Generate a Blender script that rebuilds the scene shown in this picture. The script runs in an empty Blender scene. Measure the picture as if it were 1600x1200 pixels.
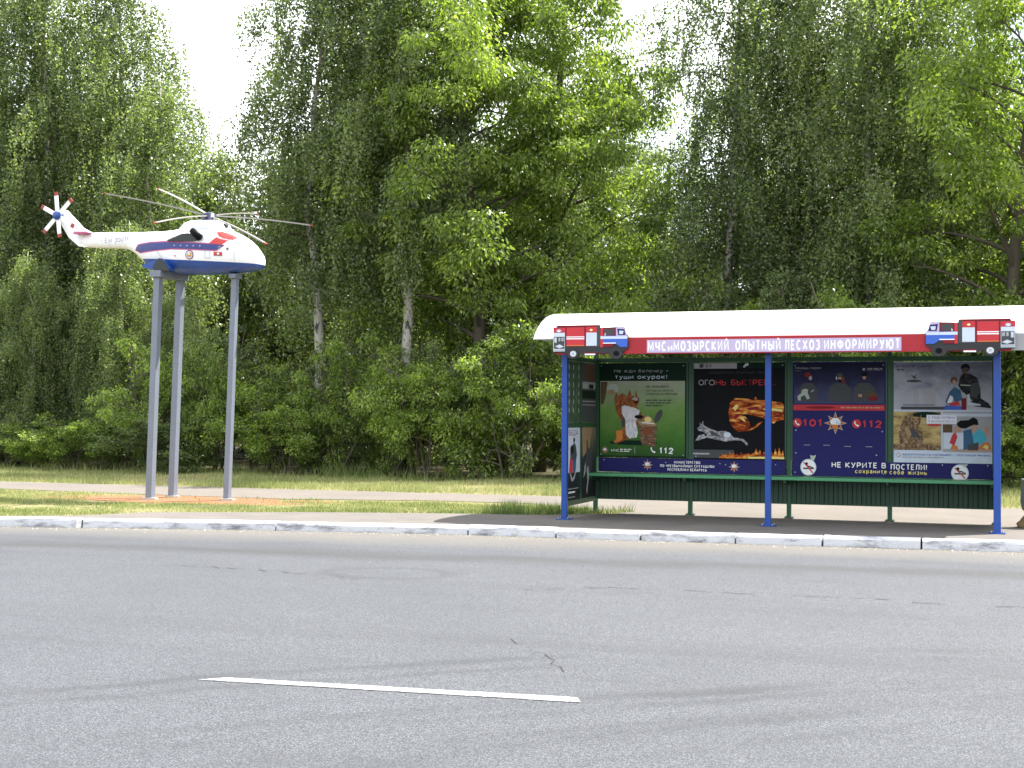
import bpy, bmesh, math, random
import numpy as np
from mathutils import Vector, Matrix
from math import sin, cos, pi, radians as R

C = bpy.context.scene.collection
SC = bpy.context.scene

# ------------------------------------------------------------------ camera, sky, sun, exposure
# site axes: x runs along the road (and the shelter front), y goes away from the road, pavement is z = 0
YAW, PITCH, ROLL = 0.3458, 0.01906, 0.006
cam = bpy.data.cameras.new('camera')
cam.sensor_width = 36.0
cam.lens = 2200 / 1600 * 36.0
cam.clip_end = 1500
camo = bpy.data.objects.new('camera', cam); C.objects.link(camo)
right = Vector((cos(YAW), sin(YAW), 0)); fwd = Vector((-sin(YAW), cos(YAW), 0)); up = Vector((0, 0, 1))
f2 = (fwd * cos(PITCH) + up * sin(PITCH)).normalized()
u2 = (up * cos(PITCH) - fwd * sin(PITCH)).normalized()
r3 = right * cos(ROLL) + u2 * sin(ROLL)
u3 = u2 * cos(ROLL) - right * sin(ROLL)
mw = Matrix((r3, u3, -f2)).transposed().to_4x4()
mw.translation = Vector((5.75, -17.98, 1.445))
camo.matrix_world = mw
SC.camera = camo

SUN_EL, SUN_AZ = R(60), R(46)          # azimuth measured from +y towards +x
world = bpy.data.worlds.new('World'); SC.world = world; world.use_nodes = True
nt = world.node_tree; nt.nodes.clear()
wo = nt.nodes.new('ShaderNodeOutputWorld'); bg = nt.nodes.new('ShaderNodeBackground')
sky = nt.nodes.new('ShaderNodeTexSky'); sky.sky_type = 'NISHITA'; sky.sun_disc = False
sky.sun_elevation = SUN_EL; sky.sun_rotation = SUN_AZ
sky.air_density = 1.0; sky.dust_density = 2.0
tc = nt.nodes.new('ShaderNodeTexCoord')
ns = nt.nodes.new('ShaderNodeTexNoise'); ns.inputs['Scale'].default_value = 2.2; ns.inputs['Detail'].default_value = 6
rp = nt.nodes.new('ShaderNodeValToRGB')
rp.color_ramp.elements[0].position = 0.33; rp.color_ramp.elements[1].position = 0.5
mx = nt.nodes.new('ShaderNodeMix'); mx.data_type = 'RGBA'
mx.inputs['B'].default_value = (6.6, 6.8, 7.0, 1)
nt.links.new(tc.outputs['Generated'], ns.inputs['Vector'])
nt.links.new(ns.outputs['Fac'], rp.inputs['Fac'])
nt.links.new(rp.outputs['Color'], mx.inputs['Factor'])
nt.links.new(sky.outputs['Color'], mx.inputs['A'])
nt.links.new(mx.outputs['Result'], bg.inputs['Color'])
bg.inputs['Strength'].default_value = 0.128
nt.links.new(bg.outputs['Background'], wo.inputs['Surface'])

sl = bpy.data.lights.new('sun', 'SUN'); sl.energy = 5.0; sl.angle = R(0.5); sl.color = (1.0, 0.95, 0.86)
so = bpy.data.objects.new('sun', sl); C.objects.link(so)
sd = Vector((sin(SUN_AZ) * cos(SUN_EL), cos(SUN_AZ) * cos(SUN_EL), sin(SUN_EL)))
so.rotation_euler = sd.to_track_quat('Z', 'Y').to_euler()
so.location = sd * 60

SC.view_settings.view_transform = 'Standard'; SC.view_settings.look = 'None'
SC.view_settings.exposure = 1.55; SC.view_settings.gamma = 1.0
SC.cycles.max_bounces = 7; SC.cycles.diffuse_bounces = 4; SC.cycles.glossy_bounces = 2
SC.cycles.transmission_bounces = 3; SC.cycles.caustics_reflective = False; SC.cycles.caustics_refractive = False

# ------------------------------------------------------------------ materials
MATS = {}
def nodes_of(name):
    m = bpy.data.materials.new(name); m.use_nodes = True
    return m, m.node_tree, m.node_tree.nodes['Principled BSDF']

def mixc(nt, fac, a, b):
    n = nt.nodes.new('ShaderNodeMix'); n.data_type = 'RGBA'
    for key, v in (('Factor', fac), ('A', a), ('B', b)):
        if hasattr(v, 'node'): nt.links.new(v, n.inputs[key])
        elif key == 'Factor': n.inputs[key].default_value = v
        else: n.inputs[key].default_value = (*v[:3], 1)
    return n.outputs['Result']

def noise(nt, vec, scale, detail=4, rough=0.55, dist=0.0):
    n = nt.nodes.new('ShaderNodeTexNoise'); n.inputs['Scale'].default_value = scale
    n.inputs['Detail'].default_value = detail; n.inputs['Roughness'].default_value = rough
    n.inputs['Distortion'].default_value = dist
    nt.links.new(vec, n.inputs['Vector']); return n.outputs['Fac']

def ramp(nt, fac, stops):
    n = nt.nodes.new('ShaderNodeValToRGB'); e = n.color_ramp.elements
    while len(e) < len(stops): e.new(0.5)
    for el, (p, c) in zip(e, stops):
        el.position = p; el.color = (*c, 1) if len(c) == 3 else c
    nt.links.new(fac, n.inputs['Fac']); return n.outputs['Color']

def step(nt, fac, a, b):
    n = nt.nodes.new('ShaderNodeMapRange'); n.inputs['From Min'].default_value = a; n.inputs['From Max'].default_value = b
    nt.links.new(fac, n.inputs['Value']); return n.outputs['Result']

def objvec(nt, scale=(1, 1, 1), rot=0.0):
    t = nt.nodes.new('ShaderNodeTexCoord'); mp = nt.nodes.new('ShaderNodeMapping')
    mp.inputs['Scale'].default_value = scale; mp.inputs['Rotation'].default_value = (0, 0, rot)
    nt.links.new(t.outputs['Object'], mp.inputs['Vector']); return mp.outputs['Vector']

def mth(nt, op, a, b=None):
    n = nt.nodes.new('ShaderNodeMath'); n.operation = op
    for i, v in enumerate((a, b)):
        if v is None: continue
        if hasattr(v, 'node'): nt.links.new(v, n.inputs[i])
        else: n.inputs[i].default_value = v
    return n.outputs[0]

def bump(nt, bs, h, strength=0.3, dist=0.01):
    b = nt.nodes.new('ShaderNodeBump'); b.inputs['Strength'].default_value = strength; b.inputs['Distance'].default_value = dist
    nt.links.new(h, b.inputs['Height']); nt.links.new(b.outputs['Normal'], bs.inputs['Normal'])

def paint(name, col, rough=0.5, wear=0.25, metal=0.0, dirt=None, scale=6.0, spec=0.4):
    """painted or printed surface with faint uneven wear"""
    if name in MATS: return MATS[name]
    m, nt, bs = nodes_of(name)
    v = objvec(nt)
    d = dirt or tuple(c * (1 - 0.55 * wear) + 0.02 * wear for c in col)
    n = noise(nt, v, scale, 6, 0.65)
    c = mixc(nt, step(nt, n, 0.42, 0.72), col, d)
    nt.links.new(c, bs.inputs['Base Color'])
    bs.inputs['Roughness'].default_value = rough; bs.inputs['Metallic'].default_value = metal
    bs.inputs['Specular IOR Level'].default_value = spec
    MATS[name] = m; return m

def photo_mat(name, stops, scale=3.0, vert=None, amount=0.35, stretch=(1, 1, 1), detail=4):
    """printed picture ground: colours laid out by noise and, optionally, by height (vert = z range)"""
    if name in MATS: return MATS[name]
    m, nt, bs = nodes_of(name)
    v = objvec(nt, stretch)
    n = noise(nt, v, scale, detail, 0.6, 0.4)
    if vert:
        t = nt.nodes.new('ShaderNodeTexCoord'); s = nt.nodes.new('ShaderNodeSeparateXYZ')
        nt.links.new(t.outputs['Object'], s.inputs[0])
        g = step(nt, s.outputs['Z'], vert[0], vert[1])
        n = mth(nt, 'ADD', mth(nt, 'MULTIPLY', g, 1 - amount), mth(nt, 'MULTIPLY', n, amount))
    nt.links.new(ramp(nt, n, stops), bs.inputs['Base Color'])
    bs.inputs['Roughness'].default_value = 0.5; bs.inputs['Specular IOR Level'].default_value = 0.06
    MATS[name] = m; return m

def leaf_mat(name, dark, light, trans=0.38):
    m = bpy.data.materials.new(name); m.use_nodes = True; nt = m.node_tree
    bs = nt.nodes['Principled BSDF']; out = nt.nodes['Material Output']
    at = nt.nodes.new('ShaderNodeAttribute'); at.attribute_name = 'tint'
    oi = nt.nodes.new('ShaderNodeObjectInfo')
    f = mth(nt, 'ADD', mth(nt, 'MULTIPLY', at.outputs['Fac'], 0.75), mth(nt, 'MULTIPLY', oi.outputs['Random'], 0.25))
    c = mixc(nt, f, dark, light)
    nt.links.new(c, bs.inputs['Base Color'])
    bs.inputs['Roughness'].default_value = 0.32; bs.inputs['Specular IOR Level'].default_value = 0.5
    tr = nt.nodes.new('ShaderNodeBsdfTranslucent')
    hs = nt.nodes.new('ShaderNodeMix'); hs.data_type = 'RGBA'; hs.blend_type = 'MULTIPLY'; hs.inputs['Factor'].default_value = 1
    nt.links.new(c, hs.inputs['A']); hs.inputs['B'].default_value = (1.72, 1.9, 0.75, 1)
    nt.links.new(hs.outputs['Result'], tr.inputs['Color'])
    ms = nt.nodes.new('ShaderNodeMixShader'); ms.inputs['Fac'].default_value = trans
    nt.links.new(bs.outputs[0], ms.inputs[1]); nt.links.new(tr.outputs[0], ms.inputs[2])
    nt.links.new(ms.outputs[0], out.inputs['Surface'])
    MATS[name] = m; return m

LEAF_BIRCH = leaf_mat('birch_leaf', (0.034, 0.056, 0.028), (0.27, 0.325, 0.15), 0.48)
LEAF_MAPLE = leaf_mat('maple_leaf', (0.048, 0.085, 0.022), (0.34, 0.42, 0.10), 0.52)
LEAF_SHRUB = leaf_mat('shrub_leaf', (0.042, 0.076, 0.024), (0.36, 0.45, 0.12), 0.54)
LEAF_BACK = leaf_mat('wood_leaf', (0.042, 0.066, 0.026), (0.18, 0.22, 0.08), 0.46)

def bark_mat(name, a, b, white=False):
    m, nt, bs = nodes_of(name)
    v = objvec(nt, (4, 4, 1.6) if white else (6, 6, 1.2))
    n = noise(nt, v, 2.2 if white else 4.0, 5, 0.7)
    nt.links.new(mixc(nt, step(nt, n, 0.52, 0.6) if white else n, a, b), bs.inputs['Base Color'])
    bs.inputs['Roughness'].default_value = 0.9
    bump(nt, bs, n, 0.5, 0.02); MATS[name] = m; return m
BARK_BIRCH = bark_mat('birch_bark', (0.36, 0.345, 0.31), (0.05, 0.045, 0.04), True)
BARK_TWIG = bark_mat('dark_twig_bark', (0.06, 0.045, 0.032), (0.035, 0.028, 0.022))
BARK_MAPLE = bark_mat('maple_bark', (0.105, 0.088, 0.066), (0.05, 0.042, 0.033))

def m_asphalt():
    m, nt, bs = nodes_of('road_asphalt')
    v = objvec(nt)
    fine = noise(nt, v, 130, 4, 0.8)
    mid = noise(nt, v, 26, 4, 0.7)
    big = noise(nt, v, 0.55, 5, 0.6)
    streak = noise(nt, objvec(nt, (0.10, 1.5, 1)), 1.0, 4, 0.6, 0.3)
    c = ramp(nt, fine, [(0.37, (0.011, 0.013, 0.017)), (0.5, (0.044, 0.048, 0.058)), (0.63, (0.175, 0.184, 0.205))])
    c = mixc(nt, mth(nt, 'MULTIPLY', step(nt, mid, 0.52, 0.72), 0.45), c, (0.032, 0.034, 0.040))
    c = mixc(nt, mth(nt, 'MULTIPLY', step(nt, big, 0.42, 0.75), 0.40), c, (0.042, 0.046, 0.054))
    c = mixc(nt, mth(nt, 'MULTIPLY', step(nt, streak, 0.48, 0.72), 0.35), c, (0.036, 0.038, 0.045))
    # curved tyre sweeps of cars pulling out of the lay-by
    sp = nt.nodes.new('ShaderNodeSeparateXYZ'); t = nt.nodes.new('ShaderNodeTexCoord')
    nt.links.new(t.outputs['Object'], sp.inputs[0]); X, Y = sp.outputs['X'], sp.outputs['Y']
    wob = mth(nt, 'MULTIPLY', mth(nt, 'SUBTRACT', noise(nt, v, 2.0, 3), 0.5), 0.35)
    tot = None
    for (x0, y0, k, q, wd, amt) in ((0.57, -11.73, 1.12, -0.085, 0.10, .45), (0.95, -11.75, 1.05, -0.08, 0.08, .32), (1.345, -12.67, 1.0, -0.045, 0.11, .55), (1.75, -12.65, 1.0, -0.045, 0.08, .4), (2.6, -12.5, 1.05, -0.06, 0.10, .4), (3.2, -12.25, 1.18, -0.08, 0.13, .5), (3.7, -12.3, 1.15, -0.08, 0.09, .38)):
        dx = mth(nt, 'SUBTRACT', X, x0)
        yc = mth(nt, 'ADD', mth(nt, 'ADD', mth(nt, 'MULTIPLY', dx, k), mth(nt, 'MULTIPLY', mth(nt, 'MULTIPLY', dx, dx), q)), y0)
        d = mth(nt, 'ABSOLUTE', mth(nt, 'ADD', mth(nt, 'SUBTRACT', Y, yc), wob))
        b = mth(nt, 'MULTIPLY', step(nt, d, wd * 1.6, wd * 0.3), amt)
        tot = b if tot is None else mth(nt, 'MAXIMUM', tot, b)
    patchy = step(nt, noise(nt, objvec(nt, (0.4, 0.4, 1)), 1.3, 4), 0.35, 0.6)
    c = mixc(nt, mth(nt, 'MULTIPLY', tot, patchy), c, (0.024, 0.026, 0.030))
    # pale dusty gutter along the kerb, and the darker wheel line next to it
    yk = mth(nt, 'SUBTRACT', Y, mth(nt, 'MULTIPLY', X, 0.11))
    yk = mth(nt, 'ADD', yk, mth(nt, 'MULTIPLY', noise(nt, objvec(nt, (0.5, 1, 1)), 1.2, 4), 0.9))
    c = mixc(nt, mth(nt, 'MULTIPLY', step(nt, yk, -2.9, -1.7), 0.6), c, (0.136, 0.124, 0.108))
    yw = mth(nt, 'ABSOLUTE', mth(nt, 'ADD', yk, 3.75))
    c = mixc(nt, mth(nt, 'MULTIPLY', step(nt, yw, 0.55, 0.1), 0.6), c, (0.036, 0.036, 0.038))
    # ring left by an old round patch
    ex = mth(nt, 'DIVIDE', mth(nt, 'SUBTRACT', X, 0.1), 0.62); ey = mth(nt, 'DIVIDE', mth(nt, 'SUBTRACT', Y, -5.75), 0.42)
    rr = mth(nt, 'SQRT', mth(nt, 'ADD', mth(nt, 'MULTIPLY', ex, ex), mth(nt, 'MULTIPLY', ey, ey)))
    rr = mth(nt, 'ADD', rr, mth(nt, 'MULTIPLY', mth(nt, 'SUBTRACT', noise(nt, v, 3, 3), 0.5), 0.5))
    ring = step(nt, mth(nt, 'ABSOLUTE', mth(nt, 'SUBTRACT', rr, 1.0)), 0.25, 0.05)
    c = mixc(nt, mth(nt, 'MULTIPLY', ring, 0.3), c, (0.028, 0.029, 0.032))
    nt.links.new(c, bs.inputs['Base Color'])
    bs.inputs['Roughness'].default_value = 0.82; bs.inputs['Specular IOR Level'].default_value = 0.35
    bump(nt, bs, fine, 0.55, 0.006)
    return m
M_ROAD = m_asphalt()

def m_ground(name, a, b, c_, fine=40, big=1.1, dots=None):
    m, nt, bs = nodes_of(name)
    v = objvec(nt)
    f = noise(nt, v, fine, 4, 0.7); g = noise(nt, v, big, 5, 0.6)
    c = mixc(nt, step(nt, g, 0.36, 0.66), a, b)
    c = mixc(nt, mth(nt, 'MULTIPLY', step(nt, f, 0.42, 0.75), 0.6), c, c_)
    nt.links.new(c, bs.inputs['Base Color']); bs.inputs['Roughness'].default_value = 0.95
    bs.inputs['Specular IOR Level'].default_value = 0.2
    bump(nt, bs, f, 0.6, 0.01); return m
M_PAVE = m_ground('pavement_asphalt', (0.102, 0.095, 0.093), (0.137, 0.124, 0.116), (0.195, 0.176, 0.161), 60, 1.4)
M_PATH = m_ground('path_dusty', (0.148, 0.132, 0.120), (0.120, 0.110, 0.102), (0.192, 0.168, 0.144), 45, 0.9)
M_SOIL = m_ground('verge_soil', (0.166, 0.161, 0.069), (0.221, 0.179, 0.110), (0.129, 0.147, 0.051), 24, 0.8)
M_FLOOR = m_ground('wood_floor', (0.05, 0.045, 0.025), (0.07, 0.06, 0.03), (0.04, 0.05, 0.02), 10, 0.6)
M_SAND = m_ground('orange_sand', (0.230, 0.106, 0.053), (0.170, 0.085, 0.047), (0.272, 0.162, 0.098), 20, 2.2)
M_CONC = m_ground('concrete', (0.42, 0.39, 0.34), (0.34, 0.31, 0.27), (0.5, 0.46, 0.4), 30, 4)

def m_kerb():
    m, nt, bs = nodes_of('kerb_whitewash')
    v = objvec(nt, (1, 1, 3)); n = noise(nt, v, 2.3, 6, 0.7); f = noise(nt, v, 30, 4, 0.7)
    c = mixc(nt, step(nt, n, 0.50, 0.66), (0.533, 0.542, 0.576), (0.172, 0.172, 0.198))
    c = mixc(nt, mth(nt, 'MULTIPLY', step(nt, f, 0.5, 0.75), 0.5), c, (0.292, 0.288, 0.292))
    nt.links.new(c, bs.inputs['Base Color']); bs.inputs['Roughness'].default_value = 0.85
    bump(nt, bs, f, 0.4, 0.01); return m
M_KERB = m_kerb()
def m_line():
    m, nt, bs = nodes_of('worn_line_paint')
    v = objvec(nt); n = noise(nt, v, 28, 5, 0.85); g = noise(nt, v, 3, 4, 0.6)
    k = mth(nt, 'ADD', n, mth(nt, 'MULTIPLY', g, 0.3))
    c = mixc(nt, step(nt, k, 0.60, 0.70), (0.36, 0.36, 0.37), (0.13, 0.13, 0.14))
    nt.links.new(c, bs.inputs['Base Color']); bs.inputs['Roughness'].default_value = 0.8
    return m
M_LINE = m_line()

BLUE = paint('blue_post_paint', (0.007, 0.051, 0.262), 0.35, 0.3)
GREEN = paint('green_frame_paint', (0.011, 0.066, 0.029), 0.4, 0.35)
SEATG = paint('green_bench_paint', (0.06, 0.26, 0.12), 0.4, 0.3)
CORR = paint('dark_green_sheet', (0.009, 0.042, 0.022), 0.5, 0.4)
ROOFW = paint('white_roof_paint', (0.80, 0.80, 0.80), 0.4, 0.12)
REDB = paint('red_banner_print', (0.357, 0.038, 0.047), 0.45, 0.2, spec=0.06)
GREYM = paint('grey_sheet_metal', (0.30, 0.30, 0.31), 0.5, 0.2)
POLEG = paint('grey_pole_paint', (0.162, 0.183, 0.230), 0.4, 0.25)
WHITE = paint('white_print', (0.78, 0.78, 0.80), 0.45, 0.05, spec=0.06)
LILAC = paint('lilac_print', (0.50, 0.42, 0.60), 0.45, 0.1, spec=0.06)
NAVY = paint('navy_print', (0.022, 0.022, 0.115), 0.45, 0.15, spec=0.06)
BLACKP = paint('black_print', (0.006, 0.007, 0.009), 0.45, 0.1, spec=0.06)
DGREENP = paint('dark_green_print', (0.006, 0.022, 0.014), 0.45, 0.1, spec=0.06)
REDP = paint('red_print', (0.50, 0.05, 0.06), 0.45, 0.1, spec=0.06)
DREDP = paint('dark_red_print', (0.20, 0.02, 0.03), 0.45, 0.1, spec=0.06)
ORANGEP = paint('orange_print', (0.55, 0.20, 0.05), 0.45, 0.2, spec=0.06)
YELLOWP = paint('yellow_print', (0.72, 0.62, 0.22), 0.45, 0.1, spec=0.06)
GREYP = paint('grey_print', (0.36, 0.36, 0.38), 0.45, 0.2, spec=0.06)
DGREYP = paint('dark_grey_print', (0.07, 0.075, 0.08), 0.45, 0.3, spec=0.06)
LGREYP = paint('pale_blue_print', (0.55, 0.62, 0.72), 0.45, 0.2, spec=0.06)
BLUEP = paint('blue_print', (0.06, 0.13, 0.50), 0.45, 0.15, spec=0.06)
TEALP = paint('turquoise_print', (0.08, 0.42, 0.56), 0.45, 0.3, scale=20, spec=0.06)
DENIM = paint('denim_print', (0.05, 0.13, 0.24), 0.45, 0.5, scale=25, spec=0.06)
RUST = paint('fox_red_print', (0.22, 0.075, 0.03), 0.45, 0.5, scale=22, spec=0.06)
BROWN = paint('brown_print', (0.12, 0.075, 0.045), 0.45, 0.7, scale=22, spec=0.06)
TAN = paint('tan_print', (0.36, 0.25, 0.14), 0.45, 0.5, scale=18, spec=0.06)
SKIN = paint('skin_print', (0.48, 0.29, 0.21), 0.45, 0.2, spec=0.06)
PALE = paint('pale_green_print', (0.40, 0.46, 0.40), 0.45, 0.2, spec=0.06)
TYRE = paint('black_tyre_print', (0.018, 0.018, 0.02), 0.5, 0.2)
SILVER = paint('silver_print', (0.52, 0.55, 0.60), 0.4, 0.2)
HELIW = paint('helicopter_white', (0.78, 0.79, 0.80), 0.35, 0.10, scale=3)
HELIB = paint('helicopter_blue', (0.017, 0.060, 0.255), 0.35, 0.2, scale=3)
HELIN = paint('helicopter_navy', (0.030, 0.043, 0.187), 0.35, 0.2, scale=3)
HELIR = paint('helicopter_red', (0.527, 0.047, 0.043), 0.35, 0.15, scale=3)
HELIM = paint('helicopter_magenta', (0.468, 0.068, 0.187), 0.35, 0.15)
HUBN = paint('hub_navy', (0.015, 0.019, 0.060), 0.4, 0.2)
DARKM = paint('dark_exhaust_metal', (0.024, 0.030, 0.031), 0.5, 0.4)
TIPRED = paint('dull_red_tip', (0.289, 0.043, 0.034), 0.5, 0.3)
BLADE = paint('blade_grey', (0.27, 0.26, 0.245), 0.45, 0.3)
ROCK = paint('brown_stone', (0.24, 0.165, 0.085), 0.9, 0.8, scale=5)
BACKB = paint('poster_board_back', (0.10, 0.11, 0.10), 0.7, 0.3)

# ------------------------------------------------------------------ mesh helpers
class MB:
    """collects shapes and links them as ONE mesh object"""
    def __init__(s): s.v = []; s.f = []; s.m = []; s.mats = []; s.smooth = []
    def mi(s, m):
        if m not in s.mats: s.mats.append(m)
        return s.mats.index(m)
    def add(s, vs, fs, m, smooth=False):
        b = len(s.v); s.v += [tuple(v) for v in vs]; k = s.mi(m)
        for f in fs: s.f.append([b + i for i in f]); s.m.append(k); s.smooth.append(smooth)
    def box(s, x0, x1, y0, y1, z0, z1, m, bev=0.0):
        if bev > 0:
            bm = bmesh.new()
            vs = [bm.verts.new(p) for p in ((x0,y0,z0),(x1,y0,z0),(x1,y1,z0),(x0,y1,z0),(x0,y0,z1),(x1,y0,z1),(x1,y1,z1),(x0,y1,z1))]
            for f in ((0,3,2,1),(4,5,6,7),(0,1,5,4),(1,2,6,5),(2,3,7,6),(3,0,4,7)): bm.faces.new([vs[i] for i in f])
            bmesh.ops.bevel(bm, geom=bm.edges[:], offset=bev, segments=2, affect='EDGES', profile=0.5)
            s.bm(bm, m); return
        s.add([(x0,y0,z0),(x1,y0,z0),(x1,y1,z0),(x0,y1,z0),(x0,y0,z1),(x1,y0,z1),(x1,y1,z1),(x0,y1,z1)],
              [(0,3,2,1),(4,5,6,7),(0,1,5,4),(1,2,6,5),(2,3,7,6),(3,0,4,7)], m)
    def bm(s, bm, m, smooth=False):
        bm.verts.index_update()
        s.add([v.co[:] for v in bm.verts], [[v.index for v in f.verts] for f in bm.faces], m, smooth); bm.free()
    def tube(s, pts, radii, m, n=8, cap=True, smooth=True):
        pts = [Vector(p) for p in pts]; rings = []
        for i, p in enumerate(pts):
            d = (pts[min(i+1, len(pts)-1)] - pts[max(i-1, 0)]).normalized()
            a = d.orthogonal().normalized() if i == 0 else (a - d * a.dot(d)).normalized()
            b = d.cross(a); r = radii[i] if hasattr(radii, '__len__') else radii
            rings.append([p + a * (r * cos(2*pi*k/n)) + b * (r * sin(2*pi*k/n)) for k in range(n)])
        vs = [q for r in rings for q in r]; fs = []
        for i in range(len(pts)-1):
            for k in range(n): fs.append((i*n+k, i*n+(k+1) % n, (i+1)*n+(k+1) % n, (i+1)*n+k))
        if cap: fs.append(tuple(range(n))[::-1]); fs.append(tuple((len(pts)-1)*n + k for k in range(n)))
        s.add(vs, fs, m, smooth)
    def poly(s, pts, y, m):                                  # flat sheet facing -y, points are (x, z)
        s.add([(p[0], y, p[1]) for p in pts], [list(range(len(pts)))], m)
    def prism(s, pts, y0, y1, m):                            # outline in x, z given depth along y
        n = len(pts)
        s.add([(p[0], y0, p[1]) for p in pts] + [(p[0], y1, p[1]) for p in pts],
              [list(range(n)), list(range(2*n-1, n-1, -1))] + [(i, n+i, n+(i+1) % n, (i+1) % n) for i in range(n)], m)
    def loft(s, rings, m, cap=True, smooth=True):
        n = len(rings[0]); vs = [p for r in rings for p in r]; fs = []
        for i in range(len(rings)-1):
            for k in range(n): fs.append((i*n+k, i*n+(k+1) % n, (i+1)*n+(k+1) % n, (i+1)*n+k))
        if cap: fs.append(list(range(n))[::-1]); fs.append([(len(rings)-1)*n+k for k in range(n)])
        s.add(vs, fs, m, smooth)
    def build(s, name, parent=None, fix=False):
        me = bpy.data.meshes.new(name); me.from_pydata(s.v, [], s.f)
        for m in s.mats: me.materials.append(m)
        me.polygons.foreach_set('material_index', s.m)
        me.polygons.foreach_set('use_smooth', s.smooth)
        if fix:
            bm = bmesh.new(); bm.from_mesh(me); bmesh.ops.recalc_face_normals(bm, faces=bm.faces[:]); bm.to_mesh(me); bm.free()
        me.update()
        o = bpy.data.objects.new(name, me); C.objects.link(o)
        if parent is not None:
            o.parent = parent
            if parent.type == 'EMPTY': o.matrix_parent_inverse = Matrix.Translation(-parent.location) if parent.rotation_euler.z == 0 else parent.matrix_basis.inverted()
            else: o.matrix_parent_inverse = Matrix.Identity(4)
        return o

def tag(o, label=None, cat=None, group=None, kind=None):
    if label: o['label'] = label
    if cat: o['category'] = cat
    if group: o['group'] = group
    if kind: o['kind'] = kind
    return o
def empty(name, loc):
    o = bpy.data.objects.new(name, None); C.objects.link(o); o.location = loc; o.empty_display_size = 0.3
    return o

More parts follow.
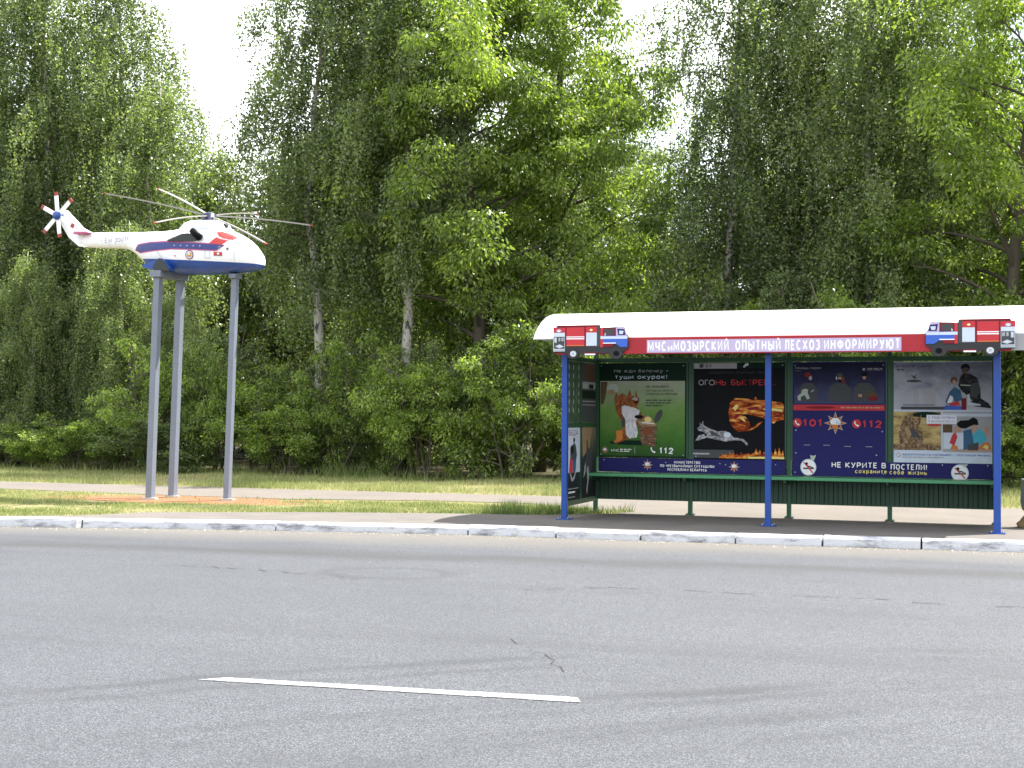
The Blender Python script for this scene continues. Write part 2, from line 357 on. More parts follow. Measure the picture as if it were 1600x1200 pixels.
# stroke lettering: each letter is a set of centre lines in a unit box, inked with a flat nib
def _arc(cx, cy, rx, ry, a0, a1, n=7): return [(cx + rx*cos(R(a0 + (a1-a0)*i/n)), cy + ry*sin(R(a0 + (a1-a0)*i/n))) for i in range(n+1)]
def _bowl(y0, y1, x=1.0, k=.5): return [(0, y1)] + [(x*k, y1)] + _arc(x*k, (y0+y1)/2, x*(1-k), (y1-y0)/2, 80, -80, 6) + [(x*k, y0), (0, y0)]
def _ring(): return _arc(.5, .5, .5, .5, 90, 450, 16)
GLYPH = {
 'А': (.74, [[(0,0),(.5,1),(1,0)], [(.22,.3),(.78,.3)]]), 'Б': (.64, [[(.92,1),(0,1),(0,.0)], _bowl(0,.55)[0:-1] + [(.06,0)]]), 'В': (.66, [[(0,0),(0,1)], _bowl(.53,1,.92), _bowl(0,.53)]),
 'Г': (.54, [[(0,0),(0,1),(1,1)]]), 'Д': (.78, [[(0,-.18),(0,0),(1,0),(1,-.18)], [(.14,0),(.28,1),(.84,1),(.84,0)]]), 'Е': (.58, [[(1,1),(0,1),(0,0),(1,0)], [(0,.52),(.88,.52)]]),
 'Ж': (.98, [[(.5,0),(.5,1)], [(0,1),(.42,.52),(0,0)], [(1,1),(.58,.52),(1,0)]]), 'З': (.60, [[(.05,.85)] + _arc(.45,.76,.48,.24,140,-70,8) + [(.4,.52)], [(.4,.52)] + _arc(.45,.26,.53,.26,70,-150,9)]),
 'И': (.70, [[(0,1),(0,0),(1,1),(1,0)]]), 'Й': (.70, [[(0,1),(0,0),(1,1),(1,0)], [(.25,1.28),(.5,1.18),(.75,1.28)]]), 'К': (.68, [[(0,0),(0,1)], [(1,1),(.12,.5),(1,0)]]), 'Л': (.70, [[(0,0),(.16,.08),(.26,1),(1,1),(1,0)]]),
 'М': (.84, [[(0,0),(0,1),(.5,.2),(1,1),(1,0)]]), 'Н': (.68, [[(0,0),(0,1)], [(1,0),(1,1)], [(0,.52),(1,.52)]]), 'О': (.74, [_ring()]), 'П': (.68, [[(0,0),(0,1),(1,1),(1,0)]]), 'Р': (.62, [[(0,0),(0,1)], _bowl(.42,1)]),
 'С': (.68, [_arc(.54,.5,.54,.5,48,312,12)]), 'Т': (.62, [[(0,1),(1,1)], [(.5,1),(.5,0)]]), 'У': (.68, [[(0,1),(.52,.38)], [(1,1),(.42,.06),(.1,0)]]), 'Ф': (.86, [_arc(.5,.52,.5,.33,90,450,14), [(.5,-.02),(.5,1.04)]]),
 'Х': (.70, [[(0,0),(1,1)], [(0,1),(1,0)]]), 'Ц': (.74, [[(0,1),(0,0),(1.08,0),(1.08,-.2)], [(.9,1),(.9,0)]]), 'Ч': (.66, [[(0,1),(0,.55),(.2,.42),(1,.45)], [(1,1),(1,0)]]), 'Ш': (.92, [[(0,1),(0,0),(1,0),(1,1)], [(.5,0),(.5,1)]]),
 'Щ': (.96, [[(0,1),(0,0),(1.06,0),(1.06,-.2)], [(.47,0),(.47,1)], [(.94,1),(.94,0)]]), 'Ы': (.86, [[(0,1),(0,0)], [(x*.66, y) for x, y in _bowl(0,.56)], [(1,1),(1,0)]]), 'Ь': (.62, [[(0,1),(0,0)], _bowl(0,.56)]), 'Э': (.66, [_arc(.46,.5,.54,.5,132,-132,12), [(.4,.5),(.98,.5)]]), 'Ю': (.98, [[(0,0),(0,1)], [(0,.5),(.36,.5)], _arc(.68,.5,.32,.5,90,450,14)]),
 'Я': (.66, [[(1,0),(1,1)], [(1-x, y) for x, y in _bowl(.42,1)], [(.5,.42),(0,0)]]),
 '0': (.64, [_ring()]), '1': (.42, [[(.0,.78),(.65,1),(.65,0)]]), '2': (.60, [[(.04,.72)] + _arc(.5,.72,.48,.28,165,-20,8) + [(0,0),(1,0)]]), '3': (.60, [[(.05,1),(.95,1),(.45,.58)], _arc(.4,.3,.58,.3,85,-150,9)]),
 'E': (.58, [[(1,1),(0,1),(0,0),(1,0)], [(0,.52),(.88,.52)]]), 'W': (1.0, [[(0,1),(.25,0),(.5,.85),(.75,0),(1,1)]]), 'T': (.62, [[(0,1),(1,1)], [(.5,1),(.5,0)]]), 'F': (.56, [[(0,0),(0,1),(1,1)], [(0,.52),(.85,.52)]]),
 '–': (.55, [[(0,.42),(1,.42)]]), '!': (.18, [[(.5,1),(.5,.3)], [(.5,.12),(.5,0)]]), ',': (.18, [[(.6,.1),(.3,-.18)]]), '.': (.18, [[(.5,.12),(.5,0)]]), ' ': (.30, []),
 'а': (.52, [[(.08,.62),(.3,.72),(.75,.72),(1,.5),(1,0)], [(1,.42),(.3,.42),(0,.21),(.25,0),(.6,0),(1,.18)]]), 'б': (.56, [[(.95,1.02),(.35,.92),(.05,.6),(0,.3)], _arc(.5,.33,.5,.33,90,450,14)]), 'е': (.54, [[(.03,.37),(1,.37)] + [(.5+.5*cos(R(a)), .36+.36*sin(R(a))) for a in range(20, 321, 25)]]),
 'р': (.54, [[(0,-.3),(0,.72)], _arc(.5,.36,.5,.36,150,-150,12)]), 'у': (.54, [[(0,.72),(.52,.06)], [(1,.72),(.4,-.26),(.05,-.3)]]), 'ф': (.8, [[(.5,-.3),(.5,1)]])}
for c_ in 'ВДЖЗИКЛНОСТХЧШЬ': GLYPH[c_.lower()] = (GLYPH[c_][0]*.80, [[(x, y*.72) for x, y in st] for st in GLYPH[c_][1]])
def text(mb, body, x0, x1, zb, h, y, m, bold=0.02, surf=None):
    """lettering facing -y: stretched between x0 and x1, base line zb, capital height h"""
    th = .10 + 2.4*bold; gap = .14 + th*.2
    tot = sum(GLYPH[c][0] + gap for c in body) - gap; k = (x1 - x0)/tot; cur = x0; ns_ = 0; t = th*h; tx = min(t, th*k*1.1, .215*k)
    for c in body:
        w, strokes = GLYPH[c]; a = cur + tx/2; b_ = cur + w*k - tx/2
        for st in strokes:
            P2 = [(a + (b_-a)*x, zb + t/2 + (h - t)*z) for x, z in st]; closed = abs(P2[0][0]-P2[-1][0]) + abs(P2[0][1]-P2[-1][1]) < 1e-6 and len(P2) > 3
            if closed: P2 = P2[:-1]
            n = len(P2); vs = []
            for i in range(n):
                p = P2[i]; q0 = P2[i-1] if (i > 0 or closed) else None; q1 = P2[(i+1) % n] if (i < n-1 or closed) else None
                d0 = Vector((p[0]-q0[0], p[1]-q0[1])).normalized() if q0 else None; d1 = Vector((q1[0]-p[0], q1[1]-p[1])).normalized() if q1 else None
                d0 = d0 or d1; d1 = d1 or d0; nn = Vector((-(d0.y+d1.y), d0.x+d1.x))
                if nn.length < 1e-3: nn = Vector((-d1.y, d1.x))
                nn.normalize(); c2 = max(.55, nn.dot(Vector((-d1.y, d1.x)))); o = Vector((nn.x*tx/2, nn.y*t/2))/c2
                if not closed and i in (0, n-1) and abs(d1.y) > .3 and abs(d1.x) > .1: pass
                for sg in (1, -1):
                    X, Z = p[0] + sg*o.x, p[1] + sg*o.y; vs.append((X, (y if surf is None else surf(X, Z)) - .00012*(ns_ % 6), Z))
            mb.add(vs, [(2*i, 2*i+1, (2*i+3) % (2*n), (2*i+2) % (2*n)) for i in range(n if closed else n-1)], m); ns_ += 1
        cur += (w + gap)*k
def ell(cx, cz, rx, rz, n=20, a0=0, a1=2*pi):
    return [(cx + rx*cos(a0+(a1-a0)*i/n), cz + rz*sin(a0+(a1-a0)*i/n)) for i in range(n + (0 if abs(a1-a0-2*pi) < 1e-6 else 1))]
def star(cx, cz, r1, r2, n=8):
    return [(cx + (r1 if i % 2 == 0 else r2)*sin(pi*i/n), cz + (r1 if i % 2 == 0 else r2)*cos(pi*i/n)) for i in range(2*n)]

# ------------------------------------------------------------------ ground, road, kerb, pavement, paths
def sheet(name, pts, z, m, kind='structure', sub=0):
    bm = bmesh.new(); bm.faces.new([bm.verts.new((p[0], p[1], z)) for p in pts])
    bmesh.ops.recalc_face_normals(bm, faces=bm.faces[:])
    if bm.faces[:][0].normal.z < 0: bmesh.ops.reverse_faces(bm, faces=bm.faces[:])
    bmesh.ops.triangulate(bm, faces=bm.faces[:])
    me = bpy.data.meshes.new(name); bm.to_mesh(me); bm.free(); me.materials.append(m)
    o = bpy.data.objects.new(name, me); C.objects.link(o); o['kind'] = kind; return o

KERB = [(-60, -9.0), (-25, -5.1), (-12, -3.75), (-6.7, -2.93), (-3.7, -2.12), (-1.0, -1.62), (1.5, -1.52), (5.8, -1.17), (12, -0.72), (40, 1.0)]
def kerb_y(x):
    for (xa, ya), (xb, yb) in zip(KERB, KERB[1:]):
        if x <= xb: return ya + (yb - ya) * (x - xa) / (xb - xa)
    return KERB[-1][1]
sheet('ground', [(-400, -400), (400, -400), (400, 400), (-400, 400)], -0.14, M_FLOOR)
sheet('road', [(-60, -40), (40, -40)] + [(x, y + 0.05) for x, y in reversed(KERB)], -0.105, M_ROAD)
sheet('verge_ground', [(x, y + 0.12) for x, y in KERB] + [(60, 10.2), (-80, 10.2)], -0.012, M_SOIL)
sheet('wood_ground', [(-120, 9.2), (80, 9.2), (80, 90), (-120, 90)], -0.006, M_FLOOR)
# pavement and the dusty path
FRONT_EDGE = [(-7.4, -2.75), (-6.2, -2.10), (-5.7, -1.2), (-4.85, -0.78), (-3.7, -0.25), (-2.2, 0.25), (-0.6, 0.62), (0.35, 1.2), (0.42, 1.72), (-0.1, 1.95)]
PATH_NEAR = [(-60, 6.5), (-20, 3.4), (-12, 2.75), (-8, 2.35), (-5.5, 2.25), (-3.2, 2.9), (-1.5, 2.95)]
kb = [(x, kerb_y(x) + 0.16) for x in (-7.4, -5, -3, -1, 1.5, 4, 7, 12, 40)]
sheet('pavement', kb + [(40, 2.2), (12, 1.7), (5.6, 1.25), (0.35, 1.2)] + FRONT_EDGE[6::-1], 0.0, M_PAVE)
sheet('path', PATH_NEAR + [(-0.1, 1.95), (0.42, 1.72), (0.36, 1.2), (5.6, 1.25), (12, 1.7), (40, 2.2), (40, 6.0), (10, 5.0), (0, 4.9), (-6, 4.75), (-13, 4.7), (-25, 5.9), (-60, 9.0)], -0.004, M_PATH)

# kerb stones
kbm = MB(); rnd = random.Random(4)
joints = [-30, -28, -26, -24, -22, -20, -18, -16, -14, -12, -10, -8, -5.75, -3.2, -0.72, 0.42, 1.47, 2.6, 3.6, 4.7, 5.9, 7, 8.2, 9.4, 10.6, 12, 14, 16]
for a, b in zip(joints, joints[1:]):
    n = 4; g = 0.012 if abs(a + 5.75) > .1 else 0.07
    dz = rnd.uniform(-0.008, 0.008); dy = rnd.uniform(-0.012, 0.012); rings = []
    for i in range(n + 1):
        x = a + g + (b - a - g - 0.012) * i / n; y = kerb_y(x) + dy
        w = rnd.uniform(-0.006, 0.006)
        rings.append([(x, y - 0.005, -0.16), (x, y + w, -0.022 + dz), (x, y + 0.012, 0.002 + dz), (x, y + 0.03, 0.012 + dz), (x, y + 0.13, 0.012 + dz), (x, y + 0.17, 0.000 + dz), (x, y + 0.18, -0.16)])
    kbm.loft(rings, M_KERB, smooth=False)
k = kbm.build('kerb', fix=True); k['kind'] = 'structure'
# lane dash and cracks on the road, sheets 4 mm up
sheet('lane_marking', [(1.33, -10.985), (1.45, -10.87), (3.50, -10.665), (3.56, -10.785)], -0.101, M_LINE)
CRACKM = paint('crack_dark', (0.03, 0.03, 0.032), 0.9, 0.1)
ck = MB(); rnd = random.Random(9)
for pts in ([(2.50, -8.95), (2.60, -9.12), (2.66, -9.16)], [(2.78, -9.36), (2.90, -9.42), (2.97, -9.55), (3.03, -9.62), (3.05, -9.75), (3.14, -9.83), (3.2, -9.97)], [(2.9, -9.42), (2.99, -9.38)]):
    for (xa, ya), (xb, yb) in zip(pts, pts[1:]):
        for q in range(4):
            t0, t1 = q/4, (q+1)/4; w0, w1 = rnd.uniform(.002, .007), rnd.uniform(.002, .007)
            x0, y0, x1, y1 = xa+(xb-xa)*t0, ya+(yb-ya)*t0, xa+(xb-xa)*t1, ya+(yb-ya)*t1
            ck.add([(x0-w0, y0, -.101), (x0+w0, y0, -.101), (x1+w1, y1, -.101), (x1-w1, y1, -.101)], [(0, 1, 2, 3)], CRACKM)
for line, gap_ in (([(1.62, -6.49), (2.34, -6.0), (2.91, -5.96), (3.74, -5.98), (4.53, -5.88), (5.2, -6.02), (5.78, -5.98), (8.0, -5.8)], .35), ([(-3.74, -6.56), (-2.95, -6.1), (-1.95, -5.93), (-0.95, -6.05), (0.05, -6.29)], .6)):
    for (xa, ya), (xb, yb) in zip(line, line[1:]):
        nq = max(2, int(math.hypot(xb-xa, yb-ya)/.09)); px_, py_ = xa, ya
        for q in range(1, nq+1):
            x1, y1 = xa+(xb-xa)*q/nq + rnd.uniform(-.02, .02), ya+(yb-ya)*q/nq + rnd.uniform(-.035, .035)
            if rnd.random() > gap_:
                w0, w1 = rnd.uniform(.003, .012), rnd.uniform(.003, .012); ck.add([(px_, py_-w0, -.101), (x1, y1-w1, -.101), (x1, y1+w1, -.101), (px_, py_+w0, -.101)], [(0, 1, 2, 3)], CRACKM)
            px_, py_ = x1, y1
ck.build('road_crack', fix=True)['kind'] = 'structure'
def blob(cx, cy, rx, ry, seed, n=26, amp=.25):
    r = random.Random(seed); ph = [r.uniform(0, 6.28) for _ in range(4)]
    return [(cx + rx*cos(a)*(1+amp*(.5*sin(2*a+ph[0])+.3*sin(3*a+ph[1])+.25*sin(7*a+ph[2]))), cy + ry*sin(a)*(1+amp*(.5*sin(3*a+ph[3])+.4*sin(5*a+ph[1])))) for a in [2*pi*i/n for i in range(n)]]
sheet('sand_patch', blob(-7.0, 1.45, 2.0, 0.95, 3, 40, .3), -0.008, M_SAND)
sheet('sand_patch', blob(-4.75, 1.95, 0.5, 0.2, 5), -0.008, M_SAND)
sheet('bare_earth', blob(-5.6, 0.2, 0.9, 0.3, 8), -0.007, M_PATH)

# ------------------------------------------------------------------ bus shelter
SH = tag(empty('bus_shelter', (0, 0, 0)), 'green and blue bus shelter with white arched roof and posters inside', 'bus shelter')
L = 5.50
# roof: arched white sheet with closed gable ends
prof = []
for i in range(15):
    a = pi * i / 14
    y = 0.74 - 0.97 * cos(a); z = 2.405 + 0.395 * max(0, 1 - ((y - 0.74) / 0.97) ** 2) ** 0.85
    prof.append((y, z))
rf = MB(); xs = [-0.36, -0.30, 0.5, 1.5, 2.75, 4, 5, 5.9, 5.96]
rings = []
for x in xs:
    k_ = 0.97 if x in (xs[0], xs[-1]) else 1.0
    rings.append([(x, 0.74 + (y - .74) * k_, 2.40 + (z - 2.40) * k_) for y, z in prof] + [(x, 0.74 + (y - .74) * k_ * .985, 2.40 + max(0, (z - 2.40) * k_ - 0.02) - .004) for y, z in reversed(prof)])
rf.loft(rings, ROOFW, cap=True)
roof = rf.build('roof', SH, fix=True)
for x in (-0.34, 5.93):
    g = MB(); n = len(prof)
    pr_ = [(0.74 + (y - .74)*.93, 2.392 + (z - 2.392)*.93) for y, z in prof]
    g.add([(x, *p) for p in pr_] + [(x + .012, *p) for p in pr_], [list(range(n)), list(range(2*n-1, n-1, -1))] + [(i, n+i, n+(i+1) % n, (i+1) % n) for i in range(n)], ROOFW)
    g.build('gable', roof, fix=True)
b = MB()
for y in (-0.19, 1.60): b.box(0.0, 5.9, y, y + 0.05, 2.345, 2.395, GREEN)
for x in (0.0, 1.375, 2.75, 4.125, 5.46): b.box(x, x + .04, -0.14, 1.60, 2.35, 2.392, GREEN)
b.build('roof_beam', SH)
# fascia banner with lettering
b = MB(); b.box(-0.02, 5.66, -0.245, -0.22, 2.193, 2.408, REDB, 0.003)
ban = b.build('banner', SH)
b = MB(); b.box(1.215, 4.40, -0.2485, -0.2455, 2.208, 2.372, LILAC)
b.build('lettering_ground', ban)
for body, x0, x1, hh in (('МЧС', 1.225, 1.475, .135), ('и', 1.49, 1.555, .10), ('МОЗЫРСКИЙ', 1.565, 2.285, .135), ('ОПЫТНЫЙ', 2.365, 2.94, .135), ('ЛЕСХОЗ', 2.985, 3.425, .135), ('ИНФОРМИРУЮТ', 3.47, 4.385, .135)):
    b = MB(); text(b, body, x0, x1, 2.222, hh, -0.2505, WHITE, 0.045); b.build('lettering', ban)
b = MB(); b.box(5.665, 5.96, -0.24, -0.22, 2.20, 2.40, GREYM, 0.003); b.build('end_fascia', SH)

# fire engines: printed boards cut to the outline, 2 cm thick
def truck(x_rear, sgn, y0):
    W_, H_ = 1.03, 0.42; zt = 2.578
    def X(u): return x_rear + sgn * u * W_
    def q(pts): return [(X(u), zt - v * H_) for u, v in pts]
    b = MB()
    out = [(0.0,.07),(.05,.05),(.05,.0),(.62,.0),(.63,.09),(.88,.07),(.915,.05),(.945,.09),(.97,.28),(.995,.36),(1.0,.72),(.955,.80),(.93,.86),(.92,.98),(.90,1.04),(.84,1.06),(.77,1.03),(.75,.90),(.60,.88),(.58,.96),(.42,.96),(.40,.92),(.36,.90),(.35,.99),(.32,1.05),(.25,1.06),(.20,1.02),(.18,.88),(.01,.84)]
    b.prism(q(out), y0, y0 + 0.02, TYRE)
    brd = b.build('fire_engine_sign', SH, fix=True)
    lay = [0]
    def sub(name, shapes):
        s = MB()
        for m, pts in shapes:
            lay[0] += 1; s.poly(q(pts) if sgn > 0 else q(pts)[::-1], y0 - 0.0012 - 0.0004 * lay[0], m)
        return s.build(name, brd)
    def rc(a, b_, c, d): return [(a, b_), (a, d), (c, d), (c, b_)]
    sub('body', [(REDP, rc(.005,.075,.165,.23)), (REDP, rc(.18,.07,.42,.66)), (REDP, rc(.44,.06,.585,.66)), (DREDP, rc(.05,.005,.62,.055)), (WHITE, rc(.18,.355,.42,.385)), (WHITE, rc(.18,.41,.42,.445)), (ORANGEP, rc(.18,.625,.42,.65)), (DREDP, rc(.165,.07,.18,.66)), (DREDP, rc(.42,.06,.44,.66)), (DGREYP, rc(.585,.02,.63,.68))])
    sub('shutter', [(LGREYP, rc(.445,.24,.585,.66)), (GREYP, rc(.445,.645,.585,.66))])
    sub('equipment_locker', [(LGREYP, rc(.005,.235,.16,.82)), (DGREYP, rc(.012,.36,.155,.74)), (SILVER, rc(.02,.38,.05,.54)), (GREYP, rc(.075,.39,.10,.50)), (GREYP, rc(.115,.39,.145,.50)), (SILVER, [(.03,.66),(.09,.60),(.15,.67),(.09,.72)]), (GREYP, rc(.012,.76,.155,.80))])
    sub('beacon', [(LILAC, ell(.08,.175,.035,.05,10)), (WHITE, ell(.08,.185,.016,.026,10))]); sub('beacon', [(YELLOWP, ell(.512,.16,.022,.036,10)), (WHITE, ell(.512,.165,.01,.018,8))])
    sub('cab', [(REDP, rc(.635,.10,.67,.70)), (DREDP, rc(.67,.10,.84,.34)), (LILAC, [(.84,.10),(.84,.36),(.985,.36),(.965,.26),(.94,.09),(.91,.065)]), (BLUEP, [(.67,.34),(.67,.60),(.84,.60),(.90,.70),(.99,.70),(.992,.36)]), (LGREYP, rc(.635,.36,.99,.445)), (WHITE, rc(.67,.56,.84,.59)), (DREDP, rc(.67,.59,.80,.69))])
    sub('window', [(DGREYP, [(.69,.13),(.69,.32),(.82,.32),(.82,.13)]), (NAVY, [(.855,.13),(.87,.33),(.965,.33),(.945,.15)]), (LGREYP, [(.88,.19),(.885,.30),(.93,.30),(.94,.20)]), (SILVER, [(.69,.29),(.69,.34),(.705,.34),(.705,.25)])])
    sub('wheel', [(TYRE, ell(.275,.90,.07,.155,16)), (SILVER, ell(.275,.90,.042,.092,16)), (GREYP, ell(.275,.90,.016,.036,10))])
    sub('wheel', [(TYRE, ell(.845,.90,.085,.165,16)), (BLACKP, ell(.845,.90,.04,.085,12))])
    sub('step', [(DREDP, rc(.43,.86,.57,.90)), (WHITE, rc(.43,.90,.57,.945))])
truck(-0.055, 1, -0.272)
truck(5.71, -1, -0.272)

# posts
def post(x, y, z1, m, s, name, plate=None):
    b = MB(); b.box(x - s/2, x + s/2, y - s/2, y + s/2, 0.0, z1, m, 0.006)
    if plate:
        b.box(x - plate, x + plate, y - plate, y + plate, 0.001, 0.012, m, 0.003)
        for sx in (-1, 1):
            for sy in (-1, 1): b.tube([(x + sx*plate*.7, y + sy*plate*.7, .012), (x + sx*plate*.7, y + sy*plate*.7, .03)], .009, GREYM, 6)
    return b.build(name, SH)
for x in (0.03, 2.745, 5.50): post(x, 0.0, 2.345, BLUE, 0.075 if x < 5 else .085, 'front_post', 0.095)
for x in (0.02, 1.405, 2.78, 4.12, 5.47): post(x, 1.50, 2.345, GREEN, 0.06, 'rear_post', 0.06)
b = MB()
for (xa, xb) in ((.05, 1.375), (1.435, 2.75), (2.81, 4.09), (4.15, 5.44)):
    b.box(xa, xb, 1.482, 1.518, 2.145, 2.205, GREEN); b.box(xa, xb, 1.482, 1.518, 0.545, 0.575, GREEN); b.box(xa, xb, 1.486, 1.514, 0.19, 0.215, GREEN)
    b.box(xa, xa + .022, 1.455, 1.48, .795, 2.14, GREEN); b.box(xb - .022, xb, 1.455, 1.48, .795, 2.14, GREEN)
b.build('rear_rail', SH)
# corrugated sheet under the bench
b = MB(); pts = []; x = 0.04; i = 0
while x < 5.45:
    o = (0, 0, 0.016, 0.016)[i % 4]; pts.append((x, 1.475 - o)); x += (0.05, 0.012)[i % 2]; i += 1
b.add([(p[0], p[1], .205) for p in pts] + [(p[0], p[1], .555) for p in pts] + [(p[0], p[1]+.004, .205) for p in pts] + [(p[0], p[1]+.004, .555) for p in pts],
      [(i, i+1, len(pts)+i+1, len(pts)+i) for i in range(len(pts)-1)] + [(2*len(pts)+i+1, 2*len(pts)+i, 3*len(pts)+i, 3*len(pts)+i+1) for i in range(len(pts)-1)], CORR)
b.build('corrugated_sheet', SH)
# bench
b = MB(); b.box(0.04, 5.455, 1.06, 1.42, 0.535, 0.578, SEATG, 0.006)
seat = b.build('bench_seat', SH)
for x in (0.06, 1.405, 2.78, 4.12, 5.42):
    b = MB(); b.add([(x-.015,1.44,.46),(x+.015,1.44,.46),(x-.015,1.46,.53),(x+.015,1.46,.53),(x-.015,1.10,.53),(x+.015,1.10,.53),(x-.015,1.10,.50),(x+.015,1.10,.50)], [(0,1,7,6),(2,4,5,3),(4,6,7,5),(0,6,4,2),(1,3,5,7),(0,2,3,1)], GREEN)
    b.build('bench_bracket', SH, fix=True)

# posters: each one board with its printed picture; u,v run 0..1 from the top left corner
class Poster:
    def __init__(s, name, x0, x1, z0, z1, ground, label, plane='y', at=1.45):
        s.x0, s.x1, s.z0, s.z1, s.at, s.plane = x0, x1, z0, z1, at, plane; s.n = 0; s.name = name; s.label = label
        s.mb = MB(); s.mb.box(x0, x1, at, at + 0.008, z0, z1, BACKB); s.rect(ground, 0, 0, 1, 1)
    def p(s, u, v): return (s.x0 + u * (s.x1 - s.x0), s.z1 - v * (s.z1 - s.z0))
    def yy(s): s.n += 1; return s.at - 0.0009 - 0.0003 * s.n
    def poly(s, m, pts):
        q = [s.p(*t) for t in pts]
        if sum(q[i-1][0]*q[i][1] - q[i][0]*q[i-1][1] for i in range(len(q))) < 0: q = q[::-1]
        s.mb.poly(q, s.yy(), m)
    def rect(s, m, a, b, c, d): s.poly(m, [(a, b), (c, b), (c, d), (a, d)])
    def ell(s, m, u, v, ru, rv, n=18, rot=0.0):
        s.poly(m, [(u + ru*cos(t)*cos(rot) - rv*sin(t)*sin(rot), v + ru*cos(t)*sin(rot) + rv*sin(t)*cos(rot)) for t in [2*pi*i/n for i in range(n)]])
    def star(s, u, v, r, asp):
        sc = [(GREYP, 1.0, .52), (ORANGEP, .86, .46), (NAVY, .60, .45)]
        for m, a, b in sc: s.poly(m, [(u + (a if i % 2 == 0 else b)*(1 if i % 4 == 0 else .92)*r*sin(pi*i/8), v - (a if i % 2 == 0 else b)*(1 if i % 4 == 0 else .92)*r*asp*cos(pi*i/8)) for i in range(16)])
        s.ell(WHITE, u - .02*r, v - .10*r*asp, .44*r, .36*r*asp, 14); s.poly(ORANGEP, [(u-.4*r, v+.12*r*asp), (u+.3*r, v+.14*r*asp), (u+.1*r, v+.5*r*asp), (u-.2*r, v+.45*r*asp)]); s.poly(LGREYP, [(u+.05*r, v-.25*r*asp), (u+.5*r, v-.05*r*asp), (u+.4*r, v+.15*r*asp), (u, v+.05*r*asp)])
    def text(s, m, body, u0, u1, v, h, bold=.02):                      # v = base line, h = capital height as a share of the poster's height
        x0, z = s.p(u0, v); x1, _ = s.p(u1, v); text(s.mb, body, x0, x1, z, h * (s.z1 - s.z0), s.yy(), m, bold); s.n += 3
    def smalltype(s, m, u0, u1, v, h, seed):                          # lines of print too small to read: uneven short dashes
        r = random.Random(seed); u = u0
        while u < u1:
            w = min(r.uniform(.02, .07), u1 - u); s.mb.poly([s.p(u, v), s.p(u + w, v), s.p(u + w, v - h), s.p(u, v - h)], s.at - 0.0009 - 0.0003 * (s.n + 1), m); u += w + .012
        s.n += 1
    def phone(s, m, u, v, r, asp):
        s.poly(m, [(u + r*a, v + r*asp*b) for a, b in ((-.75,-.7),(-.45,-.85),(-.25,-.45),(-.4,-.25),(.1,.35),(.35,.25),(.75,.5),(.6,.8),(.3,.9),(-.3,.45),(-.75,-.2))])
    def screws(s):
        for u, v in ((.03, .03), (.97, .03), (.03, .97), (.97, .97)): s.ell(SILVER, u, v, .006, .006 * (s.x1-s.x0)/(s.z1-s.z0), 6)
    def done(s):
        o = s.mb.build(s.name, SH); o['label'] = s.label; return o

GRASSP = photo_mat('meadow_print', [(0.12, (0.025, 0.07, 0.022)), (0.34, (0.06, 0.16, 0.03)), (0.58, (0.15, 0.27, 0.07)), (0.84, (0.33, 0.37, 0.28))], 6, (0.75, 1.95), 0.22)
FIREMAN = photo_mat('jacket_print', [(.3, (.008, .008, .010)), (.55, (.03, .03, .035)), (.75, (.09, .09, .10))], 14, None, .35, (1, 1, 1), 5)
HARE = photo_mat('hare_fur_print', [(.30, (.07, .07, .08)), (.5, (.26, .26, .28)), (.72, (.62, .63, .66))], 26, None, .35, (1, 1, 1.5), 6)
FOX = photo_mat('fox_fur_print', [(.30, (.05, .03, .018)), (.5, (.17, .11, .065)), (.72, (.42, .31, .19))], 24, None, .35, (1.4, 1, 1), 6)
SQF = photo_mat('squirrel_fur_print', [(.30, (.08, .028, .012)), (.5, (.24, .08, .03)), (.72, (.42, .17, .07))], 26, None, .35, (1, 1, 1), 6)
BELLY = photo_mat('belly_fur_print', [(.30, (.36, .36, .38)), (.5, (.60, .60, .64)), (.72, (.78, .78, .82))], 18, None, .35, (2, 1, 1), 5)
WICK = photo_mat('basket_print', [(.32, (.06, .03, .018)), (.5, (.17, .10, .06)), (.7, (.34, .23, .14))], 30, None, .35, (.6, 1, 2), 4)
# poster 1: squirrel with a basket
P = Poster('poster', 0.075, 1.35, 0.795, 2.135, DGREENP, 'green squirrel poster asking to put out cigarette ends', at=1.462)
P.rect(GRASSP, .015, .19, .985, .985)
P.poly(BROWN, [(.02,.20),(.10,.20),(.075,.36),(.05,.44),(.02,.44)]); P.ell(PALE, .16, .27, .07, .05); P.ell(TAN, .14, .31, .05, .03)
P.text(GREYP, 'Не жди белочку –', .175, .80, .10, .036, .012); P.text(LGREYP, 'туши окурок!', .185, .785, .168, .045, .025)
P.text(BLACKP, 'НЕ ЗАБЫВАЙ', .545, .80, .262, .024, .03); P.text(DGREENP, 'ПОТУШИТЬ ОКУРОК,', .545, .865, .302, .020, .012); P.text(DGREENP, 'ОТДЫХАЯ НА ПРИРОДЕ', .545, .90, .338, .020, .012)
for i, (b_, e_) in enumerate(((.545, .845), (.545, .83), (.545, .745))): P.smalltype(DGREYP, b_, e_, .40 + .028*i, .012, i)
P.ell(DGREENP, .40, .845, .28, .025)                                     # ground under the animal
P.poly(SQF, [(.18,.36),(.205,.31),(.225,.36),(.29,.33),(.325,.36),(.325,.44),(.28,.47),(.26,.55),(.23,.56),(.20,.50)]); P.ell(SQF, .275, .38, .05, .055)
P.poly(SQF, [(.25,.47),(.31,.44),(.43,.45),(.49,.53),(.50,.56),(.56,.555),(.57,.59),(.50,.61),(.46,.59),(.44,.76),(.36,.80),(.20,.86),(.18,.84),(.22,.80),(.21,.73),(.28,.72),(.26,.62),(.235,.56)])
P.poly(BELLY, [(.265,.46),(.30,.45),(.40,.47),(.475,.50),(.46,.58),(.43,.62),(.455,.74),(.44,.79),(.36,.80),(.315,.76),(.31,.60),(.27,.54)])
